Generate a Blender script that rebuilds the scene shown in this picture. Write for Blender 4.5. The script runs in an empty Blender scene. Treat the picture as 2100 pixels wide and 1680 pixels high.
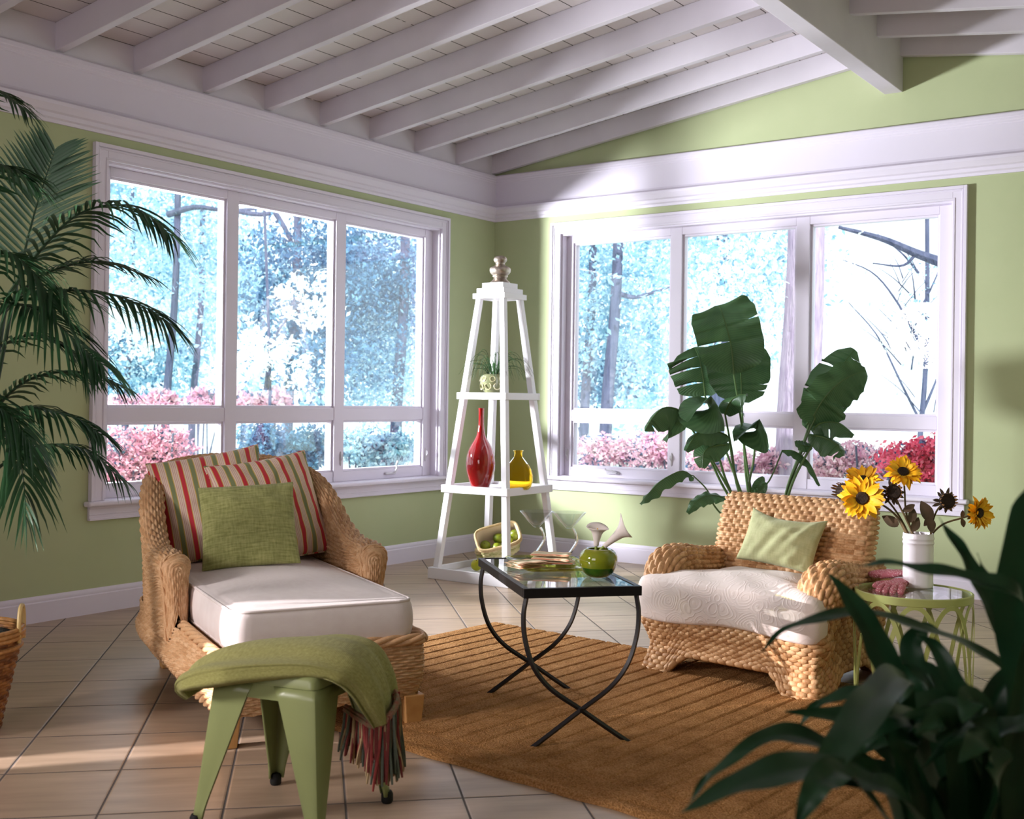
import bpy, math, random
import numpy as np
from mathutils import Vector, Matrix

D = bpy.data
SC = bpy.context.scene
COL = SC.collection
PI = math.pi
R = math.radians

# ------------------------------------------------------------------ camera
IMG_W, IMG_H = 2100, 1680
PAN, FPX, CYP, ROLL = 0.61586, 2371.07, 820.18, 0.01315
CAM = np.array([5.29725, -7.22329, 1.15])
FW = np.array([-math.sin(PAN), math.cos(PAN), 0.0])
_r = np.array([math.cos(PAN), math.sin(PAN), 0.0])
_u = np.array([0.0, 0.0, 1.0])
RT = _r * math.cos(ROLL) + _u * math.sin(ROLL)
UP = -_r * math.sin(ROLL) + _u * math.cos(ROLL)
cd = D.cameras.new('camera')
cd.sensor_width = 36.0
cd.lens = FPX / IMG_W * 36.0
cd.shift_y = -(IMG_H / 2 - CYP) / IMG_W
cd.clip_end = 200
cd.clip_start = 0.05
cd.dof.use_dof = True
cd.dof.focus_distance = 5.0
cd.dof.aperture_fstop = 4.8
cam = D.objects.new('camera', cd)
COL.objects.link(cam)
m = Matrix.Identity(4)
for i in range(3):
    m[i][0], m[i][1], m[i][2], m[i][3] = RT[i], UP[i], -FW[i], CAM[i]
cam.matrix_world = m
SC.camera = cam

SC.view_settings.view_transform = 'Standard'
SC.view_settings.look = 'None'
SC.view_settings.gamma = 1.0
SC.view_settings.use_curve_mapping = False
SC.view_settings.exposure = 0.22

# ------------------------------------------------------------------ world and light
wd = D.worlds.new('sky')
SC.world = wd
wd.use_nodes = True
wn = wd.node_tree
bg = wn.nodes['Background']
bg.inputs[0].default_value = (0.84, 0.93, 1.0, 1)
bg.inputs[1].default_value = 2.0


def lamp(name, typ, loc, target, power, col=(1, 1, 1), **kw):
    l = D.lights.new(name, typ)
    l.energy = power
    l.color = col
    for k, v in kw.items():
        setattr(l, k, v)
    o = D.objects.new(name, l)
    COL.objects.link(o)
    o.location = loc
    d = Vector(target) - Vector(loc)
    o.rotation_euler = d.to_track_quat('-Z', 'Y').to_euler()
    return o


# bluish daylight on the garden, from behind the house
lamp('garden_sun', 'SUN', (10, -14, 14), (-1.5, -0.5, 0), 5.0, (0.95, 0.97, 1.0), angle=R(0.6))
# strong low key light that comes in through the left window and lands on the right wall
lamp('key_light', 'SPOT', (-1.83, -3.40, 1.55), (2.2, -0.75, 1.5), 2350, (0.94, 0.95, 1.0),
     shadow_soft_size=0.22, spot_size=R(125), spot_blend=0.4)
# narrow strip of light through a slit added in the left wall out of view
lamp('strip_light', 'SPOT', (-1.6, -10.1, 2.0), (2.7, -4.1, 0.0), 5500, (1.0, 0.93, 0.95),
     shadow_soft_size=0.014, spot_size=R(46), spot_blend=0.3)
# added fill lamps: soft one left behind the camera, one bounced off the ceiling
lamp('side_light', 'SPOT', (0.75, -8.7, 2.1), (2.85, -3.6, 0.45), 640, (1.0, 0.93, 0.92), shadow_soft_size=0.45, spot_size=R(38), spot_blend=0.8)
lamp('ceiling_fill', 'AREA', (3.4, -8.4, 1.5), (2.9, -6.0, 3.3), 46, (1.0, 0.90, 0.94), size=1.8)


# ------------------------------------------------------------------ pixel helpers (photo pixel -> point in the room)
def A3(p):
    return np.array(p, dtype=float)


def ray(px, py):
    return FW + (px - IMG_W / 2) / FPX * RT - (py - CYP) / FPX * UP


def at(px, py, dep):
    return CAM + ray(px, py) * dep


def flo(px, py, z=0.0):
    d = ray(px, py)
    return CAM + d * (z - CAM[2]) / d[2]


# ------------------------------------------------------------------ mesh builder
class MB:
    def __init__(s):
        s.v, s.lp, s.sz, s.uv, s.mi, s.n = [], [], [], [], [], 0
        s.cur = 0

    def add(s, V, F, UV=None):
        V = np.asarray(V, dtype=float).reshape(-1, 3)
        s.v.append(V)
        if isinstance(F, np.ndarray):
            k = F.shape[1]
            s.lp.append((F + s.n).reshape(-1))
            s.sz.append(np.full(len(F), k, dtype=int))
            nl = F.size
            nf = len(F)
        else:
            s.lp.append(np.array([i + s.n for f in F for i in f], dtype=int))
            s.sz.append(np.array([len(f) for f in F], dtype=int))
            nl = sum(len(f) for f in F)
            nf = len(F)
        s.uv.append(np.zeros((nl, 2)) if UV is None else np.asarray(UV, dtype=float).reshape(-1, 2))
        s.mi.append(np.full(nf, s.cur, dtype=int))
        s.n += len(V)
        return s

    def xf(s, M):
        M = np.array(M)
        s.v = [v @ M[:3, :3].T + M[:3, 3] for v in s.v]
        return s

    # axis aligned (or rotated) box
    def box(s, c, size, rot=None):
        x, y, z = [k / 2 for k in size]
        V = np.array([(-x, -y, -z), (x, -y, -z), (x, y, -z), (-x, y, -z), (-x, -y, z), (x, -y, z), (x, y, z), (-x, y, z)])
        if rot is not None:
            V = V @ np.array(rot).T
        V = V + A3(c)
        F = [(0, 3, 2, 1), (4, 5, 6, 7), (0, 1, 5, 4), (1, 2, 6, 5), (2, 3, 7, 6), (3, 0, 4, 7)]
        dims = [(size[1], size[0]), (size[0], size[1]), (size[0], size[2]), (size[1], size[2]), (size[0], size[2]), (size[1], size[2])]
        UV = []
        for a, b in dims:
            UV += [(0, 0), (a, 0), (a, b), (0, b)]
        return s.add(V, F, UV)

    def bounds(s, lo, hi):
        lo, hi = A3(lo), A3(hi)
        return s.box((lo + hi) / 2, hi - lo)

    # frustum between two squares/rectangles (bottom, top), each given as 4 corners
    def hexa(s, b4, t4):
        V = np.array(list(b4) + list(t4), dtype=float)
        F = [(0, 3, 2, 1), (4, 5, 6, 7), (0, 1, 5, 4), (1, 2, 6, 5), (2, 3, 7, 6), (3, 0, 4, 7)]
        return s.add(V, F)

    # grid of points P[n][m]
    def grid(s, P, cu=False, cv=False, uv=None, flip=False):
        P = np.asarray(P, dtype=float)
        n, m = P.shape[:2]
        a = n if cu else n - 1
        b = m if cv else m - 1
        I, J = np.meshgrid(np.arange(a), np.arange(b), indexing='ij')
        I2, J2 = (I + 1) % n, (J + 1) % m
        F = np.stack([I * m + J, I2 * m + J, I2 * m + J2, I * m + J2], -1).reshape(-1, 4)
        if uv is None:
            mj = P[:, m // 2]
            du = np.linalg.norm(np.diff(np.vstack([mj, mj[:1]]) if cu else mj, axis=0), axis=1)
            u = np.concatenate([[0], np.cumsum(du)])
            mi_ = P[n // 2]
            dv = np.linalg.norm(np.diff(np.vstack([mi_, mi_[:1]]) if cv else mi_, axis=0), axis=1)
            v = np.concatenate([[0], np.cumsum(dv)])
            UVg = np.stack(np.meshgrid(u, v, indexing='ij'), -1)
        else:
            UVg = np.asarray(uv, dtype=float)
        q = np.stack([UVg[I, J], UVg[I + 1, J], UVg[I + 1, J + 1], UVg[I, J + 1]], 2).reshape(-1, 2)
        if flip:
            F = F[:, ::-1]
            q = q.reshape(-1, 4, 2)[:, ::-1].reshape(-1, 2)
        return s.add(P.reshape(-1, 3), F, q)

    def lathe(s, prof, n=32, c=(0, 0, 0)):
        prof = np.array(prof, dtype=float)
        a = np.linspace(0, 2 * PI, n, endpoint=False)
        P = np.zeros((n, len(prof), 3))
        P[..., 0] = np.cos(a)[:, None] * prof[:, 0] + c[0]
        P[..., 1] = np.sin(a)[:, None] * prof[:, 0] + c[1]
        P[..., 2] = prof[:, 1] + c[2]
        return s.grid(P, cu=True)

    def tube(s, pts, r, n=8, cap=True, flat=1.0, up=None, twist=0.0):
        pts = np.array(pts, dtype=float)
        k = len(pts)
        rr = np.full(k, r) if np.isscalar(r) else np.array(r, dtype=float)
        T = np.gradient(pts, axis=0)
        T /= np.linalg.norm(T, axis=1)[:, None] + 1e-12
        ref = A3(up) if up is not None else (A3((0, 0, 1)) if abs(T[0][2]) < 0.9 else A3((1, 0, 0)))
        N = np.zeros((k, 3))
        p = ref - T[0] * (ref @ T[0])
        p /= np.linalg.norm(p)
        N[0] = p
        for i in range(1, k):
            p = (ref if up is not None else N[i - 1])
            p = p - T[i] * (p @ T[i])
            l = np.linalg.norm(p)
            N[i] = p / l if l > 1e-6 else N[i - 1]
        B = np.cross(T, N)
        a = np.linspace(0, 2 * PI, n, endpoint=False)
        P = np.zeros((k, n, 3))
        for i in range(k):
            aa = a + twist * i
            P[i] = pts[i] + rr[i] * (np.cos(aa)[:, None] * N[i] * flat + np.sin(aa)[:, None] * B[i])
        s.grid(P, cv=True, flip=False)
        if cap:
            for i in (0, k - 1):
                f = list(range(n))
                if i == 0:
                    f = f[::-1]
                s.add(P[i], [f])
        return s

    # straight extrusion of a closed 2D outline along +axis
    def prism(s, outline, h, M=None):
        o = np.array(outline, dtype=float)
        n = len(o)
        V = np.vstack([np.c_[o, np.zeros(n)], np.c_[o, np.full(n, h)]])
        if M is not None:
            M = np.array(M)
            V = V @ M[:3, :3].T + M[:3, 3]
        F = [tuple(range(n))[::-1], tuple(range(n, 2 * n))]
        F += [(i, (i + 1) % n, n + (i + 1) % n, n + i) for i in range(n)]
        return s.add(V, F)

    def mesh(s, name):
        me = D.meshes.new(name)
        V = np.vstack(s.v)
        L = np.concatenate(s.lp).astype(np.int32)
        S = np.concatenate(s.sz).astype(np.int32)
        me.vertices.add(len(V))
        me.vertices.foreach_set('co', V.astype(np.float32).reshape(-1))
        me.loops.add(len(L))
        me.loops.foreach_set('vertex_index', L)
        me.polygons.add(len(S))
        st = np.concatenate([[0], np.cumsum(S)[:-1]]).astype(np.int32)
        me.polygons.foreach_set('loop_start', st)
        me.polygons.foreach_set('loop_total', S)
        me.polygons.foreach_set('material_index', np.concatenate(s.mi).astype(np.int32))
        uvl = me.uv_layers.new(name='UVMap')
        uvl.data.foreach_set('uv', np.vstack(s.uv).astype(np.float32).reshape(-1))
        me.update()
        me.validate()
        return me


def wm(o):
    M = o.matrix_basis.copy()
    while o.parent is not None:
        o = o.parent
        M = o.matrix_basis @ M
    return M


def obj(name, mb, mats, parent=None, smooth=True, bevel=0.0, sub=0, solid=0.0, world=False, ang=40, weld=False, seg=2, center=True):
    """link one mesh object; world=True when the builder holds room coordinates"""
    org = None
    if world and parent is not None:
        mb.xf(np.array(wm(parent).inverted()))
    elif parent is None and center:
        V = np.vstack(mb.v)
        lo, hi = V.min(0), V.max(0)
        org = A3(((lo[0] + hi[0]) / 2, (lo[1] + hi[1]) / 2, lo[2]))
        mb.v = [v - org for v in mb.v]
    me = mb.mesh(name)
    if not isinstance(mats, (list, tuple)):
        mats = [mats]
    for k in mats:
        me.materials.append(k)
    o = D.objects.new(name, me)
    COL.objects.link(o)
    if org is not None:
        o.location = org
    if parent is not None:
        o.parent = parent
    me.polygons.foreach_set('use_smooth', np.full(len(me.polygons), bool(smooth)))
    if smooth:
        if smooth is True and ang < 180:
            try:
                me.set_sharp_from_angle(angle=R(ang))
            except Exception:
                pass
    if weld:
        w = o.modifiers.new('weld', 'WELD')
        w.merge_threshold = 1e-5
    if solid:
        w = o.modifiers.new('solid', 'SOLIDIFY')
        w.thickness = solid
        w.offset = 0
    if bevel:
        w = o.modifiers.new('bevel', 'BEVEL')
        w.width = bevel
        w.segments = seg
        w.limit_method = 'ANGLE'
        w.angle_limit = R(35)
    if sub:
        w = o.modifiers.new('sub', 'SUBSURF')
        w.levels = sub
        w.render_levels = sub
    return o


def thing(name, label, cat, loc=(0, 0, 0), rotz=0.0, group=None):
    o = D.objects.new(name, None)
    COL.objects.link(o)
    o.location = [float(x) for x in loc]
    o.rotation_euler = (0, 0, rotz)
    return tag(o, label, cat, group)


def tag(o, label, cat, group=None):
    o['label'] = label
    o['category'] = cat
    if group:
        o['group'] = group
    return o


def struct(name, mb, mat, parent=None, **kw):
    o = obj(name, mb, mat, parent, center=False, **kw)
    if parent is None:
        o['kind'] = 'structure'
    return o


def dup(root, loc=None, rotz=None, label=None):
    r = root.copy()
    COL.objects.link(r)
    if loc is not None:
        r.location = [float(x) for x in loc]
    if rotz is not None:
        r.rotation_euler = (r.rotation_euler[0], r.rotation_euler[1], rotz)
    if label:
        r['label'] = label
    for ch in list(root.children):
        c = ch.copy()
        COL.objects.link(c)
        c.parent = r
        for g in ch.children:
            d = g.copy()
            COL.objects.link(d)
            d.parent = c
    return r


# smooth curves ------------------------------------------------------------
def cat(P, n, closed=False, axis=0):
    """Catmull-Rom through control points along an axis, n samples"""
    P = np.moveaxis(np.asarray(P, dtype=float), axis, 0)
    k = len(P)
    if closed:
        t = np.linspace(0, k, n, endpoint=False)
        i = np.floor(t).astype(int)
        g = lambda j: P[(i + j) % k]
    else:
        t = np.linspace(0, k - 1, n)
        i = np.minimum(np.floor(t).astype(int), k - 2)
        E = np.concatenate([[2 * P[0] - P[1]], P, [2 * P[-1] - P[-2]]])
        g = lambda j: E[i + j + 1]
    f = (t - i).reshape((-1,) + (1,) * (P.ndim - 1))
    a, b, c, d = g(-1), g(0), g(1), g(2)
    o = 0.5 * (2 * b + (c - a) * f + (2 * a - 5 * b + 4 * c - d) * f ** 2 + (3 * b - a - 3 * c + d) * f ** 3)
    return np.moveaxis(o, 0, axis)


def even(P, n, closed=False, axis=0):
    """smooth, then respace evenly by mean arc length; returns points, length"""
    Q = np.moveaxis(cat(P, max(12 * P.shape[axis], 60), closed, axis), axis, 0)
    if closed:
        Q = np.concatenate([Q, Q[:1]])
    d = np.linalg.norm(np.diff(Q, axis=0), axis=-1)
    while d.ndim > 1:
        d = d.mean(-1)
    s = np.concatenate([[0], np.cumsum(d)])
    L = s[-1]
    if callable(n):
        n = n(L)
    t = np.linspace(0, L, n, endpoint=not closed)
    i = np.clip(np.searchsorted(s, t, side='right') - 1, 0, len(s) - 2)
    f = ((t - s[i]) / (s[i + 1] - s[i] + 1e-12)).reshape((-1,) + (1,) * (Q.ndim - 1))
    o = Q[i] * (1 - f) + Q[i + 1] * f
    return np.moveaxis(o, 0, axis), L


def gnormals(P, cu, cv):
    def dd(P, ax, c):
        return (np.roll(P, -1, ax) - np.roll(P, 1, ax)) if c else np.gradient(P, axis=ax)
    n = np.cross(dd(P, 0, cu), dd(P, 1, cv))
    return n / (np.linalg.norm(n, axis=-1)[..., None] + 1e-12)


def woven(mb, P, cu=False, cv=False, su=0.03, rv=0.022, amp=0.006, flip=False, nu=6, nv=5, style=0, seed=0):
    """surface through control points P, displaced into a real over-and-under weave"""
    ku = lambda L: int(max(2, 2 * round(L / su / 2)))
    kv = lambda L: int(max(2, 2 * round(L / rv / 2)))
    hold = {}

    def fu(L):
        hold['u'] = ku(L)
        return hold['u'] * nu + (0 if cu else 1)

    def fv(L):
        hold['v'] = kv(L)
        return hold['v'] * nv + (0 if cv else 1)
    Q, LU = even(np.asarray(P, dtype=float), fu, cu, 0)
    Q, LV = even(Q, fv, cv, 1)
    N = gnormals(Q, cu, cv) * (-1 if flip else 1)
    n, m_ = Q.shape[:2]
    a = (np.arange(n) / nu)[:, None]
    b = (np.arange(m_) / nv)[None, :]
    row = np.floor(b + 1e-9)
    fr = b - row
    if style == 0:      # thick braided seagrass: plump lozenges staggered from row to row
        k = (a + 0.5 * (row % 2))
        fk = k - np.floor(k)
        h = (1 - np.abs(2 * fk - 1) ** 2.4) * (1 - np.abs(2 * fr - 1) ** 2.2)
        h = np.maximum(h, 0) ** 0.6
    else:               # fine wicker: thin rows over and under upright stakes
        h = (1 - np.abs(2 * fr - 1) ** 2.5) * (0.62 + 0.38 * np.cos(PI * (a + row)))
    rng = np.random.RandomState(seed)
    jit = 1 + 0.25 * (rng.rand(int(row.max()) + 2)[row.astype(int)] - 0.5)
    Q = Q + N * (amp * (h * jit - 0.5))[..., None]
    uu = np.arange(n + (1 if cu else 0)) / nu
    vv = np.arange(m_ + (1 if cv else 0)) / nv
    UV = np.stack(np.meshgrid(uu, vv, indexing='ij'), -1)
    mb.grid(Q, cu, cv, uv=UV, flip=flip)
    return mb


def frame(x, y, z, o):
    M = np.eye(4)
    M[:3, 0], M[:3, 1], M[:3, 2], M[:3, 3] = x, y, z, o
    return M


def unit(v):
    v = A3(v)
    return v / (np.linalg.norm(v) + 1e-12)

# ------------------------------------------------------------------ materials
def lin(*c):
    return tuple((x / 255 / 12.92 if x / 255 <= 0.04045 else ((x / 255 + 0.055) / 1.055) ** 2.4) for x in c)


class NT:
    def __init__(s, name):
        s.m = D.materials.new(name)
        s.m.use_nodes = True
        s.t = s.m.node_tree
        s.b = s.t.nodes['Principled BSDF']

    def n(s, typ, **kw):
        nd = s.t.nodes.new(typ)
        for k, v in kw.items():
            setattr(nd, k, v)
        return nd

    def l(s, a, b):
        s.t.links.new(a, b)

    def tex(s, typ, coord='Object', scale=None, rot=None, mscale=None, **kw):
        tc = s.n('ShaderNodeTexCoord')
        mp = s.n('ShaderNodeMapping')
        s.l(tc.outputs[coord], mp.inputs[0])
        if rot:
            mp.inputs['Rotation'].default_value = rot
        if mscale:
            mp.inputs['Scale'].default_value = mscale
        t = s.n(typ)
        s.l(mp.outputs[0], t.inputs['Vector'])
        if scale is not None:
            t.inputs['Scale'].default_value = scale
        for k, v in kw.items():
            if k in t.inputs:
                t.inputs[k].default_value = v
            else:
                setattr(t, k, v)
        return t

    def ramp(s, src, stops, interp='LINEAR'):
        r = s.n('ShaderNodeValToRGB')
        r.color_ramp.interpolation = interp
        e = r.color_ramp.elements
        while len(e) < len(stops):
            e.new(0.5)
        for i, (p, c) in enumerate(stops):
            e[i].position = p
            e[i].color = (*c, 1)
        s.l(src, r.inputs[0])
        return r.outputs[0]

    def math(s, op, a, b=None):
        q = s.n('ShaderNodeMath', operation=op)
        for i, x in enumerate((a, b)):
            if x is None:
                continue
            if isinstance(x, (int, float)):
                q.inputs[i].default_value = x
            else:
                s.l(x, q.inputs[i])
        return q.outputs[0]

    def bump(s, h, strength=0.3, dist=0.01, prev=None):
        b = s.n('ShaderNodeBump')
        b.inputs['Strength'].default_value = strength
        b.inputs['Distance'].default_value = dist
        s.l(h, b.inputs['Height'])
        if prev is not None:
            s.l(prev, b.inputs['Normal'])
        s.l(b.outputs[0], s.b.inputs['Normal'])
        return b.outputs[0]


def mat(name, col, rough=0.5, metal=0.0, vary=None, vscale=8, bump=0.0, bscale=60, bdist=0.004, spec=0.5, mscale=None,
        trans=0.0, ior=1.45, sheen=0.0, coat=0.0, sub=0.0):
    q = NT(name)
    b = q.b
    b.inputs['Base Color'].default_value = (*col, 1)
    b.inputs['Roughness'].default_value = rough
    b.inputs['Metallic'].default_value = metal
    b.inputs['Specular IOR Level'].default_value = spec
    b.inputs['IOR'].default_value = ior
    b.inputs['Transmission Weight'].default_value = trans
    b.inputs['Sheen Weight'].default_value = sheen
    b.inputs['Coat Weight'].default_value = coat
    b.inputs['Coat Roughness'].default_value = 0.05
    if vary is not None:
        t = q.tex('ShaderNodeTexNoise', scale=vscale, mscale=mscale, Detail=5.0)
        q.l(q.ramp(t.outputs[0], [(0.3, col), (0.7, vary)]), b.inputs['Base Color'])
    if bump:
        t = q.tex('ShaderNodeTexNoise', scale=bscale, mscale=mscale, Detail=4.0)
        q.bump(t.outputs[0], bump, bdist)
    return q.m


M = {}
M['wall'] = mat('green wall paint', lin(182, 189, 149), 0.75, vary=lin(177, 185, 144), vscale=3, bump=0.08, bscale=120, bdist=0.002, spec=0.25)
M['trim'] = mat('white painted trim', lin(224, 216, 230), 0.42, bump=0.05, bscale=25, bdist=0.003, mscale=(1, 1, 1), spec=0.4)
M['rafter'] = mat('white painted timber', lin(220, 213, 222), 0.6, vary=lin(210, 203, 212), vscale=3, bump=0.12, bscale=30, bdist=0.004, spec=0.3)
M['white'] = mat('white lacquer', lin(240, 236, 240), 0.4, bump=0.05, bscale=40, bdist=0.002, spec=0.4)


def m_ceiling():
    q = NT('white boards with dark gaps')
    tc = q.n('ShaderNodeTexCoord')
    sp = q.n('ShaderNodeSeparateXYZ')
    q.l(tc.outputs['Object'], sp.inputs[0])
    # boards run along y; joints every 0.145 m, each bay staggered a little
    bay = q.math('FLOOR', q.math('DIVIDE', q.math('ADD', sp.outputs[1], 0.044), 0.469))
    off = q.math('MULTIPLY', q.math('SINE', q.math('MULTIPLY', bay, 12.9)), 0.02)
    fr = q.math('FRACT', q.math('DIVIDE', q.math('ADD', sp.outputs[0], off), 0.145))
    gap = q.math('LESS_THAN', fr, 0.042)
    nz = q.tex('ShaderNodeTexNoise', scale=2.3, Detail=3.0)
    g2 = q.math('MULTIPLY', gap, q.math('GREATER_THAN', nz.outputs[0], 0.36))
    col = q.ramp(g2, [(0, lin(218, 209, 210)), (1, lin(70, 60, 56))])
    q.l(col, q.b.inputs['Base Color'])
    q.b.inputs['Roughness'].default_value = 0.7
    q.bump(q.math('SUBTRACT', 1.0, gap), 0.6, 0.006)
    return q.m


M['ceiling'] = m_ceiling()


def m_floor():
    q = NT('tan floor tiles laid diagonally')
    tc = q.n('ShaderNodeTexCoord')
    sp = q.n('ShaderNodeSeparateXYZ')
    q.l(tc.outputs['Object'], sp.inputs[0])
    x, y = sp.outputs[0], sp.outputs[1]
    a = q.math('DIVIDE', q.math('ADD', q.math('MULTIPLY', q.math('ADD', x, y), 0.70711), 2.264 + 0.002), 0.3355)
    b = q.math('DIVIDE', q.math('ADD', q.math('MULTIPLY', q.math('SUBTRACT', y, x), 0.70711), 5.16), 0.387)
    fa, fb = q.math('FRACT', a), q.math('FRACT', b)
    ea = q.math('MINIMUM', fa, q.math('SUBTRACT', 1.0, fa))
    eb = q.math('MINIMUM', fb, q.math('SUBTRACT', 1.0, fb))
    e = q.math('MINIMUM', q.math('MULTIPLY', ea, 0.3355), q.math('MULTIPLY', eb, 0.387))
    grout = q.math('LESS_THAN', e, 0.0032)
    cell = q.n('ShaderNodeCombineXYZ')
    q.l(q.math('FLOOR', a), cell.inputs[0])
    q.l(q.math('FLOOR', b), cell.inputs[1])
    wn_ = q.n('ShaderNodeTexWhiteNoise', noise_dimensions='3D')
    q.l(cell.outputs[0], wn_.inputs[0])
    # long soft streaks along each tile
    cv = q.n('ShaderNodeCombineXYZ')
    q.l(q.math('MULTIPLY', a, 1.2), cv.inputs[0])
    q.l(q.math('MULTIPLY', b, 9.0), cv.inputs[1])
    q.l(q.math('MULTIPLY', wn_.outputs[0], 30.0), cv.inputs[2])
    nz = q.n('ShaderNodeTexNoise')
    nz.inputs['Scale'].default_value = 1.0
    nz.inputs['Detail'].default_value = 5.0
    q.l(cv.outputs[0], nz.inputs['Vector'])
    base = q.ramp(nz.outputs[0], [(0.25, lin(160, 136, 114)), (0.55, lin(178, 153, 130)), (0.8, lin(194, 168, 144))])
    mx = q.n('ShaderNodeMix', data_type='RGBA')
    q.l(q.math('MULTIPLY', wn_.outputs[0], 0.22), mx.inputs[0])
    q.l(base, mx.inputs[6])
    mx.inputs[7].default_value = (*lin(142, 118, 96), 1)
    m2 = q.n('ShaderNodeMix', data_type='RGBA')
    q.l(grout, m2.inputs[0])
    q.l(mx.outputs[2], m2.inputs[6])
    m2.inputs[7].default_value = (*lin(92, 84, 82), 1)
    q.l(m2.outputs[2], q.b.inputs['Base Color'])
    rr = q.ramp(grout, [(0, (0.36,) * 3), (1, (0.9,) * 3)])
    q.l(rr, q.b.inputs['Roughness'])
    h = q.ramp(e, [(0.0, (0, 0, 0)), (0.006, (1, 1, 1))])
    nb = q.bump(h, 0.5, 0.004)
    return q.m


M['floor'] = m_floor()


def m_fibre(name, c1, c2, c3, bscale=90, bs=0.5, bd=0.004, rough=0.85, cellv=True, ms=None):
    """straw-like material: colour varies from strand to strand (UV counts strands) and in fine fibres"""
    q = NT(name)
    tc = q.n('ShaderNodeTexCoord')
    fl_ = q.n('ShaderNodeVectorMath', operation='FLOOR')
    q.l(tc.outputs['UV'], fl_.inputs[0])
    wn_ = q.n('ShaderNodeTexWhiteNoise', noise_dimensions='3D')
    q.l(fl_.outputs[0], wn_.inputs[0])
    nz = q.tex('ShaderNodeTexNoise', scale=bscale, Detail=4.0, mscale=ms)
    mixv = q.math('ADD', q.math('MULTIPLY', wn_.outputs[0], 0.45), q.math('MULTIPLY', nz.outputs[0], 0.55))
    q.l(q.ramp(mixv, [(0.2, c1), (0.5, c2), (0.8, c3)]), q.b.inputs['Base Color'])
    q.b.inputs['Roughness'].default_value = rough
    q.b.inputs['Specular IOR Level'].default_value = 0.3
    q.bump(nz.outputs[0], bs, bd)
    return q.m


M['seagrass'] = m_fibre('braided seagrass', lin(158, 112, 70), lin(196, 150, 104), lin(222, 182, 138), 120, 0.4, 0.003, 0.55)
M['wicker'] = m_fibre('honey wicker', lin(184, 138, 96), lin(206, 162, 120), lin(222, 184, 144), 160, 0.3, 0.002, 0.55)
M['palewicker'] = m_fibre('pale palm basketry', lin(150, 146, 84), lin(196, 186, 128), lin(222, 206, 164), 60, 0.3, 0.002, 0.6)
M['darkbasket'] = m_fibre('brown wicker', lin(88, 52, 28), lin(136, 88, 48), lin(176, 126, 74), 60, 0.3, 0.002, 0.5)
M['tanrim'] = mat('tan basket rim', lin(214, 188, 140), 0.6, vary=lin(190, 160, 112), vscale=80, bump=0.3, bscale=120)
M['feet'] = mat('honey wood foot', lin(206, 156, 98), 0.5, vary=lin(188, 136, 80), vscale=20)


def m_rug():
    q = NT('golden jute pile')
    n1 = q.tex('ShaderNodeTexNoise', scale=170, Detail=3.0)
    n2 = q.tex('ShaderNodeTexNoise', scale=9, Detail=4.0)
    v = q.math('ADD', q.math('MULTIPLY', n1.outputs[0], 0.65), q.math('MULTIPLY', n2.outputs[0], 0.35))
    q.l(q.ramp(v, [(0.3, lin(126, 84, 44)), (0.5, lin(174, 124, 74)), (0.68, lin(206, 156, 104))]), q.b.inputs['Base Color'])
    q.b.inputs['Roughness'].default_value = 0.95
    q.b.inputs['Specular IOR Level'].default_value = 0.1
    q.bump(n1.outputs[0], 0.9, 0.014)
    return q.m


M['rug'] = m_rug()


def m_cloth(name, c1, c2, thr=500, bs=0.25, streak=(1, 1, 1), scale=60, rough=0.85, sheen=0.15):
    q = NT(name)
    nz = q.tex('ShaderNodeTexNoise', 'UV', scale=scale, mscale=streak, Detail=6.0)
    n2 = q.tex('ShaderNodeTexNoise', 'UV', scale=scale, mscale=(streak[1], streak[0] * 1.5, 1), Detail=4.0)
    q.l(q.ramp(q.math('ADD', q.math('MULTIPLY', nz.outputs[0], 0.6), q.math('MULTIPLY', n2.outputs[0], 0.4)), [(0.36, c1), (0.64, c2)]), q.b.inputs['Base Color'])
    w1 = q.tex('ShaderNodeTexWave', 'UV', scale=thr, bands_direction='X')
    w2 = q.tex('ShaderNodeTexWave', 'UV', scale=thr, bands_direction='Y')
    q.b.inputs['Roughness'].default_value = rough
    q.b.inputs['Specular IOR Level'].default_value = 0.2
    q.b.inputs['Sheen Weight'].default_value = sheen
    h = q.math('ADD', q.math('MULTIPLY', q.math('ADD', w1.outputs[0], w2.outputs[0]), 0.3), nz.outputs[0])
    q.bump(h, bs, 0.003)
    return q.m


M['greenweave'] = m_cloth('olive slub weave', lin(138, 142, 82), lin(184, 184, 122), 110, 0.55, (5, 40, 1), 3)
M['sage'] = m_cloth('sage linen', lin(166, 168, 122), lin(182, 182, 138), 150, 0.25, (30, 6, 1), 4)
M['cream'] = m_cloth('cream cotton', lin(228, 216, 214), lin(234, 224, 222), 300, 0.12, (1, 1, 1), 20)
M['throw'] = m_cloth('moss green knit', lin(146, 144, 82), lin(170, 166, 104), 90, 0.5, (30, 30, 1), 4, 0.95, 0.1)


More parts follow.
